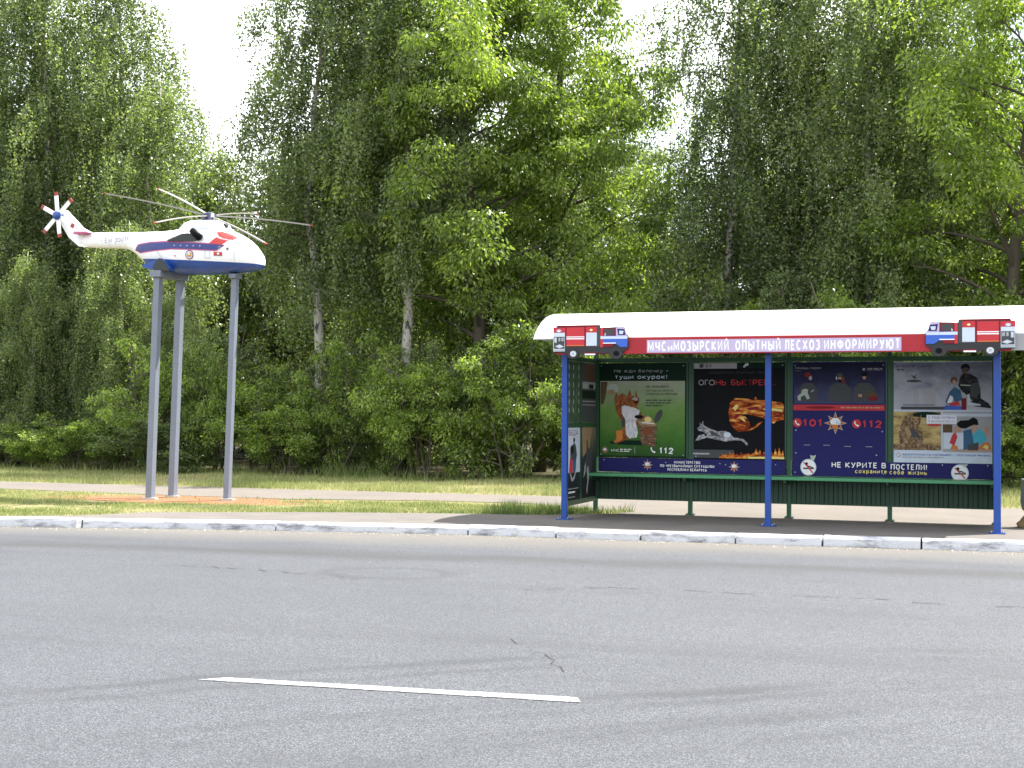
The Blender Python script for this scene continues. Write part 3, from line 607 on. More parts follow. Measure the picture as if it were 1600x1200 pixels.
P.ell(DGREYP, .285, .63, .022, .055); P.poly(ORANGEP, [(.20,.72),(.28,.71),(.28,.80),(.25,.83),(.17,.845),(.21,.80)])
P.poly(SQF, [(.325,.44),(.335,.34),(.36,.28),(.385,.35),(.42,.35),(.43,.28),(.445,.35),(.47,.38),(.465,.42),(.44,.455),(.38,.47)]); P.poly(GREYP, [(.38,.385),(.42,.355),(.455,.38),(.44,.40)]); P.ell(BLACKP, .435, .415, .018, .012)
P.poly(WICK, [(.455,.64),(.67,.645),(.66,.87),(.64,.885),(.50,.865)]); P.poly(TAN, [(.455,.60),(.50,.62),(.64,.63),(.67,.65),(.66,.67),(.49,.655),(.46,.64)]); P.ell(RUST, .565, .72, .055, .045)
P.poly(TAN, [(.50,.62),(.53,.57),(.57,.55),(.61,.58),(.64,.63)]); P.ell(YELLOWP, .57, .60, .04, .03); P.poly(WHITE, [(.50,.625),(.64,.635),(.64,.645),(.50,.636)]); P.ell(DGREYP, .69, .56, .032, .075, 16, .5); P.ell(BLACKP, .465, .57, .05, .02)
P.star(.075, .925, .045, .95); P.text(WHITE, 'МЧС', .15, .24, .942, .026, .03); P.smalltype(WHITE, .25, .38, .922, .010, 7); P.smalltype(WHITE, .25, .36, .942, .010, 8)
P.rect(GREYP, .418, .89, .424, .965); P.phone(WHITE, .63, .92, .038, .95); P.text(WHITE, '112', .70, .86, .958, .066, .05); P.screws(); P.done()

# poster 2: fire hand chasing a hare
FIRE = photo_mat('fire_print', [(0.30, (0.03, 0.01, 0.005)), (0.43, (0.22, 0.03, 0.01)), (0.53, (0.55, 0.16, 0.03)), (0.66, (0.8, 0.5, 0.12)), (0.8, (0.85, 0.72, 0.35))], 8, None, .35, (.7, 1, 2.8), 8)
P = Poster('poster', 1.455, 2.735, 0.785, 2.135, BLACKP, 'black poster with a fiery hand chasing a running hare', at=1.462)
P.rect(DGREENP, .02, .0, .98, .06); P.rect(GREYP, .0, .005, .475, .062); P.ell(DGREYP, .085, .032, .025, .024); P.smalltype(DGREYP, .13, .20, .03, .01, 3); P.smalltype(DGREYP, .13, .19, .048, .01, 4); P.poly(LGREYP, [(.54,.045),(.57,.01),(.60,.005),(.605,.03),(.58,.035),(.555,.055)])
P.text(DGREYP, 'МОЗЫРСКИЙ ОПЫТНЫЙ ЛЕСХОЗ', .17, .86, .115, .022, .015)
for body, u0, u1, m in (('О', .055, .115, GREYP), ('Г', .125, .165, GREYP), ('О', .17, .235, GREYP), ('НЬ', .245, .36, REDP), ('БЫ', .415, .54, REDP), ('СТ', .55, .64, DREDP), ('РЕЕ...', .65, .90, REDP)): P.text(m, body, u0, u1, .235, .058, .01)
rnd = random.Random(21)
P.poly(FIRE, [(.385,.52),(.40,.42),(.46,.365),(.58,.37),(.66,.385),(.68,.35),(.70,.385),(.80,.39),(.96,.41),(.985,.44),(.985,.585),(.90,.60),(.88,.625),(.84,.612),(.80,.585),(.74,.56),(.66,.545),(.58,.53),(.52,.535),(.47,.555),(.43,.60),(.40,.61)])
P.poly(FIRE, [(.40,.63),(.44,.57),(.50,.535),(.57,.555),(.61,.60),(.63,.655),(.58,.70),(.50,.715),(.45,.68)]); P.poly(FIRE, [(.52,.712),(.60,.688),(.66,.655),(.75,.60),(.76,.605),(.70,.66),(.62,.70)])
P.poly(DREDP, [(.44,.555),(.49,.53),(.51,.545),(.46,.585)]); P.poly(ORANGEP, [(.48,.40),(.60,.385),(.72,.40),(.98,.44),(.98,.452),(.70,.413),(.58,.398)])
P.poly(YELLOWP, [(.50,.56),(.545,.565),(.58,.61),(.545,.60)]); P.poly(YELLOWP, [(.76,.475),(.84,.465),(.97,.48),(.97,.505),(.88,.495),(.80,.505)]); P.poly(YELLOWP, [(.43,.47),(.47,.43),(.50,.45),(.46,.50)]); P.poly(DREDP, [(.58,.47),(.70,.45),(.73,.47),(.62,.49)])
P.poly(HARE, [(.015,.815),(.06,.755),(.12,.74),(.115,.715),(.06,.705),(.045,.68),(.075,.655),(.07,.615),(.09,.645),(.105,.60),(.115,.65),(.17,.675),(.26,.71),(.36,.705),(.42,.745),(.44,.77),(.55,.785),(.60,.83),(.59,.855),(.53,.80),(.44,.80),(.36,.815),(.20,.785),(.15,.775),(.07,.80)])
P.poly(DGREYP, [(.18,.70),(.26,.73),(.30,.765),(.20,.755)]); P.ell(LGREYP, .375, .745, .04, .028); P.ell(DGREYP, .07, .68, .012, .01); P.poly(BLACKP, [(.10,.71),(.14,.735),(.16,.765),(.13,.755)])
P.rect(DGREYP, .0, .90, .45, .985); P.rect(GREYP, .0, .935, .18, .95)
fl = [(.28, .985)]
for i in range(34): fl.append((.30 + i*.0205, .985 - .02 - (.03 + .075*rnd.random()) * (1 if i % 2 else .35) * min(1, .25 + i/22)))
P.poly(FIRE, fl + [(.99, .985)]); P.rect(YELLOWP, .60, .965, .99, .985); P.screws(); P.done()
# navy strip under posters 1 and 2
P = Poster('poster_strip', 0.075, 2.735, 0.585, 0.785, NAVY, 'navy strip with two star emblems and white ministry lettering', at=1.464)
P.star(.27, .47, .030, 13.0); P.star(.735, .50, .030, 13.0)
P.text(WHITE, 'МИНИСТЕРСТВО', .415, .555, .34, .19, .035); P.text(WHITE, 'ПО ЧРЕЗВЫЧАЙНЫМ СИТУАЦИЯМ', .34, .63, .60, .19, .035); P.text(WHITE, 'РЕСПУБЛИКИ БЕЛАРУСЬ', .38, .59, .86, .19, .035)
for u in (.03, .37, .66, .69, .95): P.ell(SILVER, u, .1 + .3*(u*7 % 1), .003, .035, 6)
P.done()
# poster 3: rescuers, emergency numbers, no smoking in bed
NIGHT = photo_mat('night_print', [(0.2, (0.010, 0.012, 0.030)), (0.55, (0.028, 0.030, 0.075)), (0.8, (0.06, 0.07, 0.14))], 4, (2.15, 1.65), .4)
P = Poster('poster', 2.83, 4.075, 0.585, 2.135, NAVY, 'navy poster with rescuers on top and the numbers 101 and 112', at=1.462)
P.rect(NIGHT, .02, .01, .98, .365)
P.text(GREYP, 'ПОМОЩЬ РЯДОМ!', .03, .31, .062, .016, .02); P.smalltype(DGREYP, .03, .09, .082, .010, 2); P.ell(GREYP, .765, .066, .014, .011); P.smalltype(GREYP, .80, .96, .062, .006, 5); P.smalltype(GREYP, .80, .96, .074, .005, 6)
for (u, w, hd) in ((.17, .095, .135), (.51, .12, .142), (.77, .115, .13)):
    P.poly(DGREYP, [(u - w, .345), (u - w*.95, .225), (u - w*.45, .185), (u + w*.45, .185), (u + w, .23), (u + w, .345)]); P.ell(BROWN, u + (.02 if u < .2 else 0), hd, .024, .026); P.ell(SKIN if u > .4 else GREYP, u + (.025 if u < .2 else 0), hd + .006, .016, .019)
P.ell(DREDP, .165, .112, .035, .022); P.ell(DGREYP, .51, .116, .034, .018); P.ell(BLACKP, .77, .108, .034, .02); P.ell(LGREYP, .475, .142, .007, .014); P.ell(BROWN, .545, .15, .016, .022); P.ell(DREDP, .555, .175, .02, .012); P.ell(BLACKP, .51, .165, .015, .014)
P.poly(PALE, [(.10,.25),(.13,.235),(.17,.24),(.165,.27),(.19,.32),(.16,.33),(.13,.29),(.09,.31),(.09,.34),(.06,.335),(.055,.30),(.10,.27)]); P.poly(GREYP, [(.20,.255),(.23,.24),(.235,.25),(.205,.268)]); P.ell(SKIN, .735, .295, .012, .014); P.ell(SKIN, .715, .293, .008, .014); P.poly(BROWN, [(.78,.285),(.85,.255),(.89,.27),(.93,.31),(.88,.30),(.80,.30)]); P.ell(DREDP, .86, .32, .05, .02)
P.rect(REDP, .01, .375, .985, .425); P.smalltype(SKIN, .52, .96, .405, .012, 12); P.ell(DREDP, .30, .40, .16, .012)
P.star(.465, .535, .125, .80)
P.ell(REDP, .055, .535, .048, .040); P.phone(WHITE, .055, .535, .034, .80); P.text(REDP, '101', .115, .325, .568, .066, .05); P.ell(REDP, .69, .54, .048, .040); P.phone(WHITE, .69, .54, .034, .80); P.text(REDP, '112', .75, .955, .575, .066, .05)
for u in (.095, .305, .53, .755): P.rect(GREYP, u + .03, .727 if u < .4 else .735, u + .10, .732 if u < .4 else .740)
P.ell(LGREYP, .175, .925, .086, .073, 24); P.ell(WHITE, .175, .925, .076, .064, 24); P.ell(BLACKP, .155, .895, .016, .014); P.poly(DGREYP, [(.15,.905),(.20,.915),(.24,.93),(.18,.925)]); P.rect(DGREYP, .12, .928, .235, .942); P.poly(REDP, [(.12,.885),(.13,.878),(.23,.97),(.22,.978)]); P.poly(PALE, [(.20,.85),(.195,.815),(.225,.825),(.26,.815),(.245,.845),(.23,.875)])
P.screws()
for u, v in ((.04, .60), (.96, .605), (.04, .80), (.90, .81)): P.ell(SILVER, u, v, .007, .006, 6)
navy3 = P.done()
# strip under poster 4 continuing the navy print
P = Poster('poster_strip', 4.165, 5.425, 0.585, 0.788, NAVY, 'navy strip with a round no smoking badge', at=1.462)
P.mb.poly([(4.076, .585), (4.166, .585), (4.166, .788), (4.076, .788)], 1.4605, NAVY)
P.ell(LGREYP, .675, .62, .088, .56, 24); P.ell(WHITE, .675, .62, .078, .50, 24); P.ell(BLACKP, .655, .35, .016, .10); P.poly(DGREYP, [(.65,.42),(.70,.50),(.74,.62),(.68,.58)]); P.rect(DGREYP, .62, .62, .735, .72); P.poly(REDP, [(.62,.32),(.63,.27),(.73,.92),(.72,.98)]); P.poly(PALE, [(.70,.16),(.695,.02),(.725,.06),(.755,.02),(.745,.14),(.73,.26)])
for u in (.02, .5, .95): P.ell(SILVER, u, .12, .006, .04, 6)
P.done()
# one line of lettering runs over both boards and the post between them
yl = 1.440
for body, x0, x1, zb, hh, m in (('НЕ КУРИТЕ В', 3.36, 4.075, .705, .075, WHITE), ('ПОСТЕЛИ!', 4.135, 4.60, .690, .075, WHITE), ('сохраните', 3.67, 4.085, .633, .058, YELLOWP), ('себе жизнь', 4.12, 4.60, .628, .058, YELLOWP)):
    b = MB(); text(b, body, x0, x1, zb, hh, yl if m is WHITE else yl - .002, m, .03); b.build('slogan_lettering', SH)
# poster 4: family safety
SMOKE = photo_mat('smoke_print', [(0.22, (0.50, 0.51, 0.56)), (0.48, (0.36, 0.37, 0.43)), (0.62, (0.18, 0.19, 0.25)), (0.75, (0.09, 0.10, 0.15))], 2.6, (1.35, 2.25), .62, (1, 1, 1.5), 7)
MEADOW = photo_mat('dry_meadow_print', [(0.3, (0.10, 0.07, 0.035)), (0.48, (0.36, 0.26, 0.11)), (0.7, (0.55, 0.44, 0.20))], 5, None, .35, (1, 1, 2.5))
P = Poster('poster', 4.165, 5.425, 0.79, 2.130, LGREYP, 'pale poster with firefighter and child over fox and children pictures', at=1.460)
P.rect(SMOKE, .005, .005, .995, .475); 
P.text(NAVY, 'ВМЕСТЕ С МЧС', .035, .39, .055, .020, .02); P.smalltype(DGREYP, .04, .11, .085, .015, 4)
P.poly(DGREYP, [(.14,.185),(.22,.175),(.29,.19),(.285,.20),(.22,.205),(.14,.20)]); P.poly(DGREYP, [(.18,.12),(.21,.145),(.245,.115),(.225,.15),(.25,.165),(.205,.165)])
P.poly(GREYP, [(.31,.285),(.33,.265),(.40,.265),(.405,.245),(.415,.265),(.43,.33),(.435,.44),(.31,.44)]); P.rect(GREYP, .215, .28, .235, .45); P.rect(GREYP, .245, .27, .26, .45); P.rect(DGREYP, .08, .445, .56, .475); P.rect(NAVY, .10, .425, .42, .432)
P.poly(FIREMAN, [(.66,.24),(.67,.17),(.70,.12),(.76,.115),(.85,.16),(.88,.28),(.88,.36),(.96,.41),(.99,.46),(.82,.44),(.78,.40),(.70,.30)]); P.ell(BLACKP, .73, .062, .045, .040); P.ell(BROWN, .722, .09, .026, .032); P.poly(DGREYP, [(.685,.07),(.735,.055),(.775,.075),(.77,.085),(.69,.085)]); P.poly(PALE, [(.68,.225),(.86,.235),(.86,.245),(.68,.237)]); P.poly(PALE, [(.71,.30),(.80,.385),(.79,.395),(.705,.312)]); P.poly(DGREYP, [(.78,.22),(.86,.20),(.88,.30),(.84,.36),(.78,.34)])
P.ell(BROWN, .615, .185, .035, .035); P.ell(SKIN, .62, .20, .02, .02); P.poly(DENIM, [(.53,.40),(.57,.30),(.62,.25),(.68,.28),(.70,.38),(.62,.40),(.60,.33),(.55,.43)]); P.poly(WHITE, [(.545,.41),(.58,.33),(.61,.36),(.59,.41)]); P.poly(REDP, [(.56,.41),(.66,.39),(.68,.43),(.58,.44)]); P.rect(DREDP, .69, .36, .74, .475); P.poly(BLUEP, [(.53,.43),(.69,.44),(.69,.475),(.52,.475)]); P.poly(LGREYP, [(.75,.32),(.77,.32),(.78,.40),(.88,.42),(.88,.435),(.75,.43)])
P.rect(MEADOW, .005, .495, .485, .875); P.ell(DGREENP, .34, .525, .14, .03); P.ell(REDP, .42, .625, .07, .014); P.poly(FOX, [(.0,.82),(.2,.80),(.485,.83),(.485,.875),(.0,.875)])
P.poly(FOX, [(.07,.86),(.06,.70),(.09,.60),(.13,.53),(.16,.56),(.18,.52),(.20,.57),(.26,.56),(.29,.52),(.28,.60),(.25,.66),(.30,.70),(.31,.80),(.30,.87),(.16,.87),(.14,.74),(.11,.85)]); P.poly(TAN, [(.12,.64),(.17,.66),(.19,.72),(.16,.76),(.13,.70)]); P.poly(TAN, [(.20,.58),(.25,.57),(.255,.61),(.22,.63)]); P.ell(DGREYP, .23, .595, .012, .008); P.poly(DGREYP, [(.16,.65),(.25,.70),(.28,.76),(.20,.75)])
P.rect(GREYP, .505, .495, .995, .885); P.rect(LGREYP, .505, .51, .995, .54); P.rect(LGREYP, .51, .70, .72, .86); P.rect(BROWN, .505, .62, .60, .70); P.rect(SKIN, .92, .64, .96, .72)
P.poly(BLACKP, [(.64,.61),(.68,.58),(.76,.575),(.81,.545),(.85,.57),(.86,.62),(.79,.63),(.73,.66),(.66,.65)]); P.ell(SKIN, .65, .67, .035, .03); P.ell(SKIN, .82, .655, .03, .035); P.poly(REDP, [(.57,.80),(.60,.72),(.63,.69),(.65,.74),(.62,.83)]); P.poly(DENIM, [(.71,.68),(.79,.66),(.82,.84),(.71,.87)]); P.poly(TEALP, [(.80,.72),(.86,.66),(.92,.70),(.94,.76),(.90,.81),(.82,.81)]); P.poly(DGREYP, [(.75,.82),(.86,.79),(.86,.87),(.75,.87)]); P.poly(ORANGEP, [(.58,.86),(.60,.82),(.65,.83),(.66,.87)]); P.poly(ORANGEP, [(.85,.86),(.90,.80),(.96,.79),(.99,.86)]); P.poly(YELLOWP, [(.90,.84),(.93,.81),(.96,.83),(.95,.86)]); P.rect(SKIN, .60, .872, .99, .885)
P.rect(LGREYP, .34, .525, .645, .615); P.rect(WHITE, .345, .53, .64, .61); P.text(BLUEP, 'С РОДИТЕЛЯМИ', .36, .625, .565, .024, .02); P.text(BLUEP, 'В БЕЗОПАСНОСТИ', .36, .625, .60, .020, .015)
P.poly(GREYP, [(.055,.90),(.078,.925),(.055,.95),(.032,.925)]); P.poly(WHITE, [(.055,.912),(.066,.925),(.055,.938),(.044,.925)])
P.text(BLUEP, 'БЕЗОПАСНОСТЬ МАЛЫШЕЙ – ЭТО НАША ЖИЗНЬ', .10, .975, .928, .018, .03); P.smalltype(GREYP, .10, .52, .948, .007, 9)
P.done()

# end panels: frame, two windows of print over two, seen from inside on the left
def endpanel(xp, sgn, name):
    b = MB()
    for (y0, y1, z0, z1) in ((0.04, 1.47, 2.13, 2.19), (0.04, 1.47, 1.225, 1.285), (0.04, 1.47, .17, .23)): b.box(xp-.02, xp+.02, y0, y1, z0, z1, GREEN)
    for y in (0.66,): b.box(xp-.017, xp+.017, y, y+.05, .23, 1.225, GREEN); b.box(xp-.0165, xp+.0165, y, y+.05, 1.285, 2.13, GREEN)
    for y in (0.04, 1.43): b.box(xp-.018, xp+.018, y, y+.03, .23, 1.225, GREEN); b.box(xp-.018, xp+.018, y, y+.03, 1.285, 2.13, GREEN)
    return b.build(name, SH)
endpanel(0.03, 1, 'end_panel_frame'); endpanel(5.50, -1, 'end_panel_frame')
FOREST1 = photo_mat('birch_wood_print', [(0.3, (0.015, 0.035, 0.02)), (0.5, (0.05, 0.09, 0.05)), (0.62, (0.10, 0.15, 0.09)), (0.75, (0.30, 0.34, 0.30))], 7, None, .35, (1, 6, 1))
DUSK = photo_mat('dusk_print', [(0.15, (0.012, 0.014, 0.018)), (0.5, (0.035, 0.05, 0.05)), (0.8, (0.20, 0.17, 0.11))], 4, (.3, 1.25), .3)
class Side(Poster):                                    # same drawing tools on a plane of constant x, facing +x
    def done(s):
        s.mb.v = [(s.sx + (s.at - y) * s.dirx, x, z) for x, y, z in s.mb.v]; return Poster.done(s)
def side(y0, y1, z0, z1, ground, label, sx=0.04, dirx=1, name='end_poster'):
    P = Side(name, y0, y1, z0, z1, ground, label, at=0.0); P.sx, P.dirx = sx, dirx; return P
P = side(.072, .655, 1.29, 2.125, FOREST1, 'green end poster with white tree rows')
for u in (.12, .45, .85):
    for k_ in range(6): P.ell(PALE, u, .10 + .14*k_, .03, .045)
P.done()
P = side(.715, 1.425, 1.29, 2.125, DGREYP, 'dark end poster with grey picture bands')
P.rect(BROWN, .2, .02, .9, .3); P.rect(GREYP, .05, .32, .95, .44); P.rect(DGREENP, .05, .47, .95, .60); P.rect(GREYP, .05, .64, .95, .655); P.rect(GREYP, .05, .70, .95, .715); P.rect(PALE, .1, .36, .4, .42); P.rect(BLACKP, .5, .36, .8, .43)
P.done()
P = side(.072, .655, .235, 1.22, LGREYP, 'pale end poster with a person walking and red lettering')
P.rect(DUSK, 0, .62, 1, 1); P.text(DREDP, 'БЕДА', .12, .82, .105, .072, .02); P.ell(BLACKP, .52, .17, .07, .035); P.poly(DGREYP, [(.25,.45),(.22,.34),(.40,.24),(.52,.20),(.66,.25),(.74,.38),(.68,.45)]); P.ell(DGREENP, .36, .30, .14, .06); P.poly(REDP, [(.20,.42),(.40,.44),(.42,.62),(.14,.62)]); P.poly(DENIM, [(.42,.44),(.68,.45),(.64,.62),(.44,.62)])
P.poly(GREYP, [(.18,.62),(.26,.62),(.38,.70),(.52,.66),(.60,.60),(.68,.61),(.56,.70),(.40,.745),(.28,.72)]); P.smalltype(GREYP, .08, .85, .845, .012, 3); P.smalltype(WHITE, .08, .6, .90, .025, 5); P.smalltype(GREYP, .08, .6, .96, .012, 6)
P.done()
P = side(.715, 1.425, .235, 1.22, DUSK, 'dusky end poster with a lone dark figure')
P.poly(TAN, [(.05,.0),(.75,.0),(.55,.30),(.10,.42)]); P.poly(DGREYP, [(.36,.20),(.42,.18),(.46,.28),(.62,.35),(.72,.52),(.66,.66),(.50,.70),(.30,.62),(.28,.48),(.34,.34)]); P.ell(BROWN, .40, .23, .05, .06); P.poly(GREYP, [(.22,.55),(.30,.48),(.28,.64),(.14,.72)]); P.poly(GREYP, [(.36,.58),(.46,.55),(.56,.68),(.46,.82),(.40,.95),(.34,.90),(.42,.76)])
P.done()
for (y0, y1) in ((.072, .655), (.715, 1.425)):
    for (z0, z1) in ((1.29, 2.125), (.235, 1.22)):
        P = side(y0, y1, z0, z1, FOREST1, 'end board seen edge on', 5.49, -1); P.rect(DGREENP, .1, .1, .9, .3); P.done()

# ------------------------------------------------------------------ helicopter on its stand
HC = 1.62
ST = [(-8.96,4.30,4.15,.05),(-8.80,4.355,4.12,.085),(-8.57,4.36,4.10,.105),(-8.19,4.345,4.078,.125),(-7.98,4.335,4.05,.15),(-7.80,4.33,3.95,.20),(-7.62,4.328,3.80,.27),(-7.45,4.325,3.715,.31),(-7.3,4.322,3.665,.335),(-7.03,4.34,3.63,.35),(-6.75,4.345,3.61,.355),(-6.5,4.34,3.60,.355),(-6.25,4.325,3.605,.35),(-6.08,4.295,3.61,.34),(-5.94,4.235,3.62,.32),(-5.82,4.165,3.628,.30),(-5.72,4.085,3.638,.275),(-5.64,3.99,3.65,.24),(-5.585,3.925,3.668,.195),(-5.55,3.875,3.69,.14),(-5.53,3.835,3.715,.08),(-5.523,3.80,3.745,.03)]
def sect(x):
    for a, b in zip(ST, ST[1:]):
        if x <= b[0]:
            t = max(0, (x - a[0]) / (b[0] - a[0])); return [a[i] + (b[i]-a[i])*t for i in (1, 2, 3)]
    return ST[-1][1:]
def body_y(x, z, off=0.004):
    zt, zb, w = sect(x); t = min(1, abs((z - (zt+zb)/2) / ((zt-zb)/2)))
    return HC - w * (1 - t**2.6) ** (1/2.6) - off
HEL = tag(empty('helicopter_model', (-6.9, HC, 3.60)), 'white red and blue model helicopter raised on three grey poles', 'helicopter')
def m_heli():
    m, nt, bs = nodes_of('helicopter_paint')
    t = nt.nodes.new('ShaderNodeTexCoord'); s = nt.nodes.new('ShaderNodeSeparateXYZ'); nt.links.new(t.outputs['Object'], s.inputs[0])
    X, Z = s.outputs['X'], s.outputs['Z']
    # blue belly below a line that falls gently to the nose
    line = mth(nt, 'ADD', mth(nt, 'MULTIPLY', mth(nt, 'ADD', X, 7.068), -0.066), 3.835)
    bel = mth(nt, 'LESS_THAN', Z, line); bel = mth(nt, 'MULTIPLY', bel, mth(nt, 'GREATER_THAN', X, -7.60))
    n = noise(nt, t.outputs['Object'], 5, 6, .65)
    w = mixc(nt, step(nt, n, .5, .8), (0.79, 0.79, 0.80), (0.66, 0.66, 0.68))
    bl = mixc(nt, step(nt, n, .4, .75), (0.018, 0.07, 0.30), (0.015, 0.045, 0.19))
    nt.links.new(mixc(nt, bel, w, bl), bs.inputs['Base Color']); bs.inputs['Roughness'].default_value = .35
    return m
M_HELI = m_heli()
b = MB(); rings = []
for x, zt, zb, w in ST:
    zc, hh = (zt+zb)/2, (zt-zb)/2; ring = []
    for k_ in range(28):
        a = 2*pi*k_/28; ca, sa = cos(a), sin(a)
        ring.append((x, HC - w*math.copysign(abs(ca)**(2/2.6), ca), zc + hh*math.copysign(abs(sa)**(2/2.6), sa)))
    rings.append(ring)
b.loft(rings, M_HELI); fus = b.build('fuselage', HEL, fix=True)
# engine cowling
b = MB(); rings = []
for x, zt, w in ((-7.05,4.335,.10),(-6.97,4.385,.15),(-6.88,4.455,.19),(-6.78,4.48,.205),(-6.6,4.487,.21),(-6.35,4.47,.205),(-6.22,4.43,.19),(-6.14,4.37,.16),(-6.115,4.31,.12)):
    ring = []
    for k_ in range(20):
        a = 2*pi*k_/20; ca, sa = cos(a), sin(a); zc, hh = (zt+4.24)/2, (zt-4.24)/2
        ring.append((x, HC - w*math.copysign(abs(ca)**.75, ca), zc + hh*math.copysign(abs(sa)**.75, sa)))
    rings.append(ring)
b.loft(rings, HELIW); cow = b.build('engine_cowling', HEL, fix=True)
for d_ in (-.09, .09):
    b = MB(); b.tube([(-6.17, HC+d_, 4.365), (-6.118, HC+d_, 4.36)], [.042, .036], DARKM, 12); b.build('air_intake', cow)
# tail fin
b = MB(); fin = [(-8.72,4.345),(-8.80,4.385),(-8.938,4.45),(-9.27,4.76),(-9.34,4.765),(-9.392,4.733),(-9.377,4.592),(-9.18,4.30),(-8.975,4.14),(-8.80,4.12)]
n = len(fin)
b.prism(fin, HC - .05, HC + .05, HELIW); b.build('tail_fin', HEL, fix=True)
b = MB(); b.prism([(-8.98,4.33),(-8.93,4.34),(-8.75,4.33),(-8.70,4.345),(-8.72,4.355),(-8.95,4.362)], HC-.20, HC-.05, HELIM); b.build('tailplane', HEL, fix=True)
# decals that follow the hull
def decal(mb, pts, m, off=0.005, sy=1, cuts=3):
    bm = bmesh.new(); bm.faces.new([bm.verts.new((p[0], 0, p[1])) for p in pts])
    bmesh.ops.triangulate(bm, faces=bm.faces[:])
    bmesh.ops.subdivide_edges(bm, edges=bm.edges[:], cuts=cuts, use_grid_fill=True)
    for v in bm.verts:
        y = body_y(v.co.x, v.co.z, off); v.co.y = y if sy > 0 else 2*HC - y
    mb.bm(bm, m)
stripe = [(-7.733,4.014),(-7.674,4.09),(-7.395,4.112),(-7.095,4.112),(-6.62,4.079),(-6.16,4.040),(-6.03,4.022),(-6.14,3.958),(-6.186,3.953),(-6.619,3.984),(-6.975,4.004),(-7.274,3.992),(-7.623,3.972)]
def grow(pts, d):
    top = [(-7.76,4.012)] + [(x, z + d) for x, z in pts[1:6]]; return top + [(-6.015,4.024)] + [(x, z - d) for x, z in pts[7:]]
for sy in (1, -1):
    b = MB(); decal(b, grow(stripe, .017), HELIM, .004, sy); decal(b, stripe, HELIN, .007, sy); b.build('stripe', fus, fix=True)
    b = MB(); decal(b, [(-6.288,4.060),(-6.173,4.161),(-6.10,4.13),(-5.98,4.105),(-5.93,4.128),(-6.067,4.035)], HELIR, .008, sy); decal(b, [(-6.20,4.245),(-6.127,4.26),(-5.94,4.20),(-5.84,4.150),(-5.90,4.115),(-6.06,4.14),(-6.14,4.18)], HELIR, .008, sy); b.build('red_chevron', fus, fix=True)
    b = MB(); decal(b, [(-5.90,4.10),(-5.84,4.13),(-5.76,4.085),(-5.71,4.03),(-5.80,4.04)], LILAC, .006, sy, 2); decal(b, [(-5.885,4.100),(-5.842,4.118),(-5.775,4.078),(-5.735,4.035),(-5.80,4.047)], LGREYP, .009, sy, 2); b.build('windscreen', fus, fix=True)
for i in range(5):
    b = MB(); x = -6.93 + .118*i; z = 4.052 - .006*i; decal(b, [(x, z-.012), (x+.024, z-.010), (x+.022, z+.008), (x+.004, z+.006)], LILAC, .010, 1, 1); b.build('cabin_window', fus, fix=True)
b = MB(); cx, cz = -6.64, 3.893
decal(b, ell(cx, cz, .075, .075, 18), DREDP, .006, 1, 2); decal(b, ell(cx, cz, .062, .062, 18), LGREYP, .009, 1, 2); decal(b, star(cx, cz, .05, .026), ORANGEP, .012, 1, 1); decal(b, [(cx-.03, cz-.012), (cx+.03, cz-.012), (cx+.03, cz+.005), (cx-.03, cz+.005)], YELLOWP, .015, 1, 1); decal(b, ell(cx, cz+.018, .02, .016, 8), WHITE, .016, 1, 1)
b.build('emblem', fus, fix=True)
b = MB(); decal(b, [(-6.20,3.865),(-6.055,3.860),(-6.055,3.920),(-6.20,3.925)], HELIR, .006, 1, 2); decal(b, star(-6.118, 3.893, .024, .012), WHITE, .010, 1, 1); decal(b, [(-6.20,3.865),(-6.055,3.860),(-6.055,3.870),(-6.20,3.875)], DREDP, .010, 1, 1); b.build('flag', fus, fix=True)
b = MB()
for (xa, za, xb, zb) in ((-6.36,3.83,-6.36,3.945),(-6.27,3.828,-6.27,3.942),(-6.36,3.945,-6.27,3.942),(-6.36,3.83,-6.27,3.828)):
    if xa == xb: decal(b, [(xa,za),(xa+.006,za),(xa+.006,zb),(xa,zb)], GREYP, .006, 1, 1)
    elif abs(xa-xb) < .1: decal(b, [(xa,za),(xb,zb),(xb,zb+.006),(xa,za+.006)], GREYP, .006, 1, 1)
    else: decal(b, [(xa,za),(xb,zb),(xb+.008,zb),(xa+.008,za)], GREYP, .006, 1, 1)
b.build('door_outline', fus, fix=True)
b = MB(); decal(b, [(-7.26,3.97),(-7.14,3.835),(-7.132,3.835),(-7.252,3.97)], GREYP, .006, 1, 1); b.build('panel_seam', fus, fix=True)
b = MB()
for x, z in ((-6.10,3.985),(-5.965,3.968)): decal(b, ell(x, z, .024, .026, 10), SILVER, .007, 1, 1); decal(b, ell(x, z, .015, .017, 8), DGREYP, .010, 1, 1)
decal(b, [(-6.93,3.885),(-6.90,3.90),(-6.895,3.87)], HELIM, .006, 1, 1)
b.build('marker_roundel', fus, fix=True)
for xs_, z0_, z1_ in ((-8.48, 4.13, 4.34), (-7.86, 4.05, 4.32), (-6.98, 4.13, 4.31), (-6.42, 4.10, 4.30), (-5.86, 3.78, 4.05)):
    b = MB(); decal(b, [(xs_, z0_), (xs_ + .005, z0_), (xs_ + .005, z1_), (xs_, z1_)], GREYP, .004, 1, 2); b.build('panel_seam', fus, fix=True)
b = MB(); text(b, 'EW 300TF', -8.41, -7.90, 4.170, .072, 0, HELIN, -.005, surf=lambda x, z: body_y(x, z, .004)); text(b, '––––', -8.36, -7.92, 4.105, .10, 0, LGREYP, -.02, surf=lambda x, z: body_y(x, z, .004)); b.build('registration', fus)
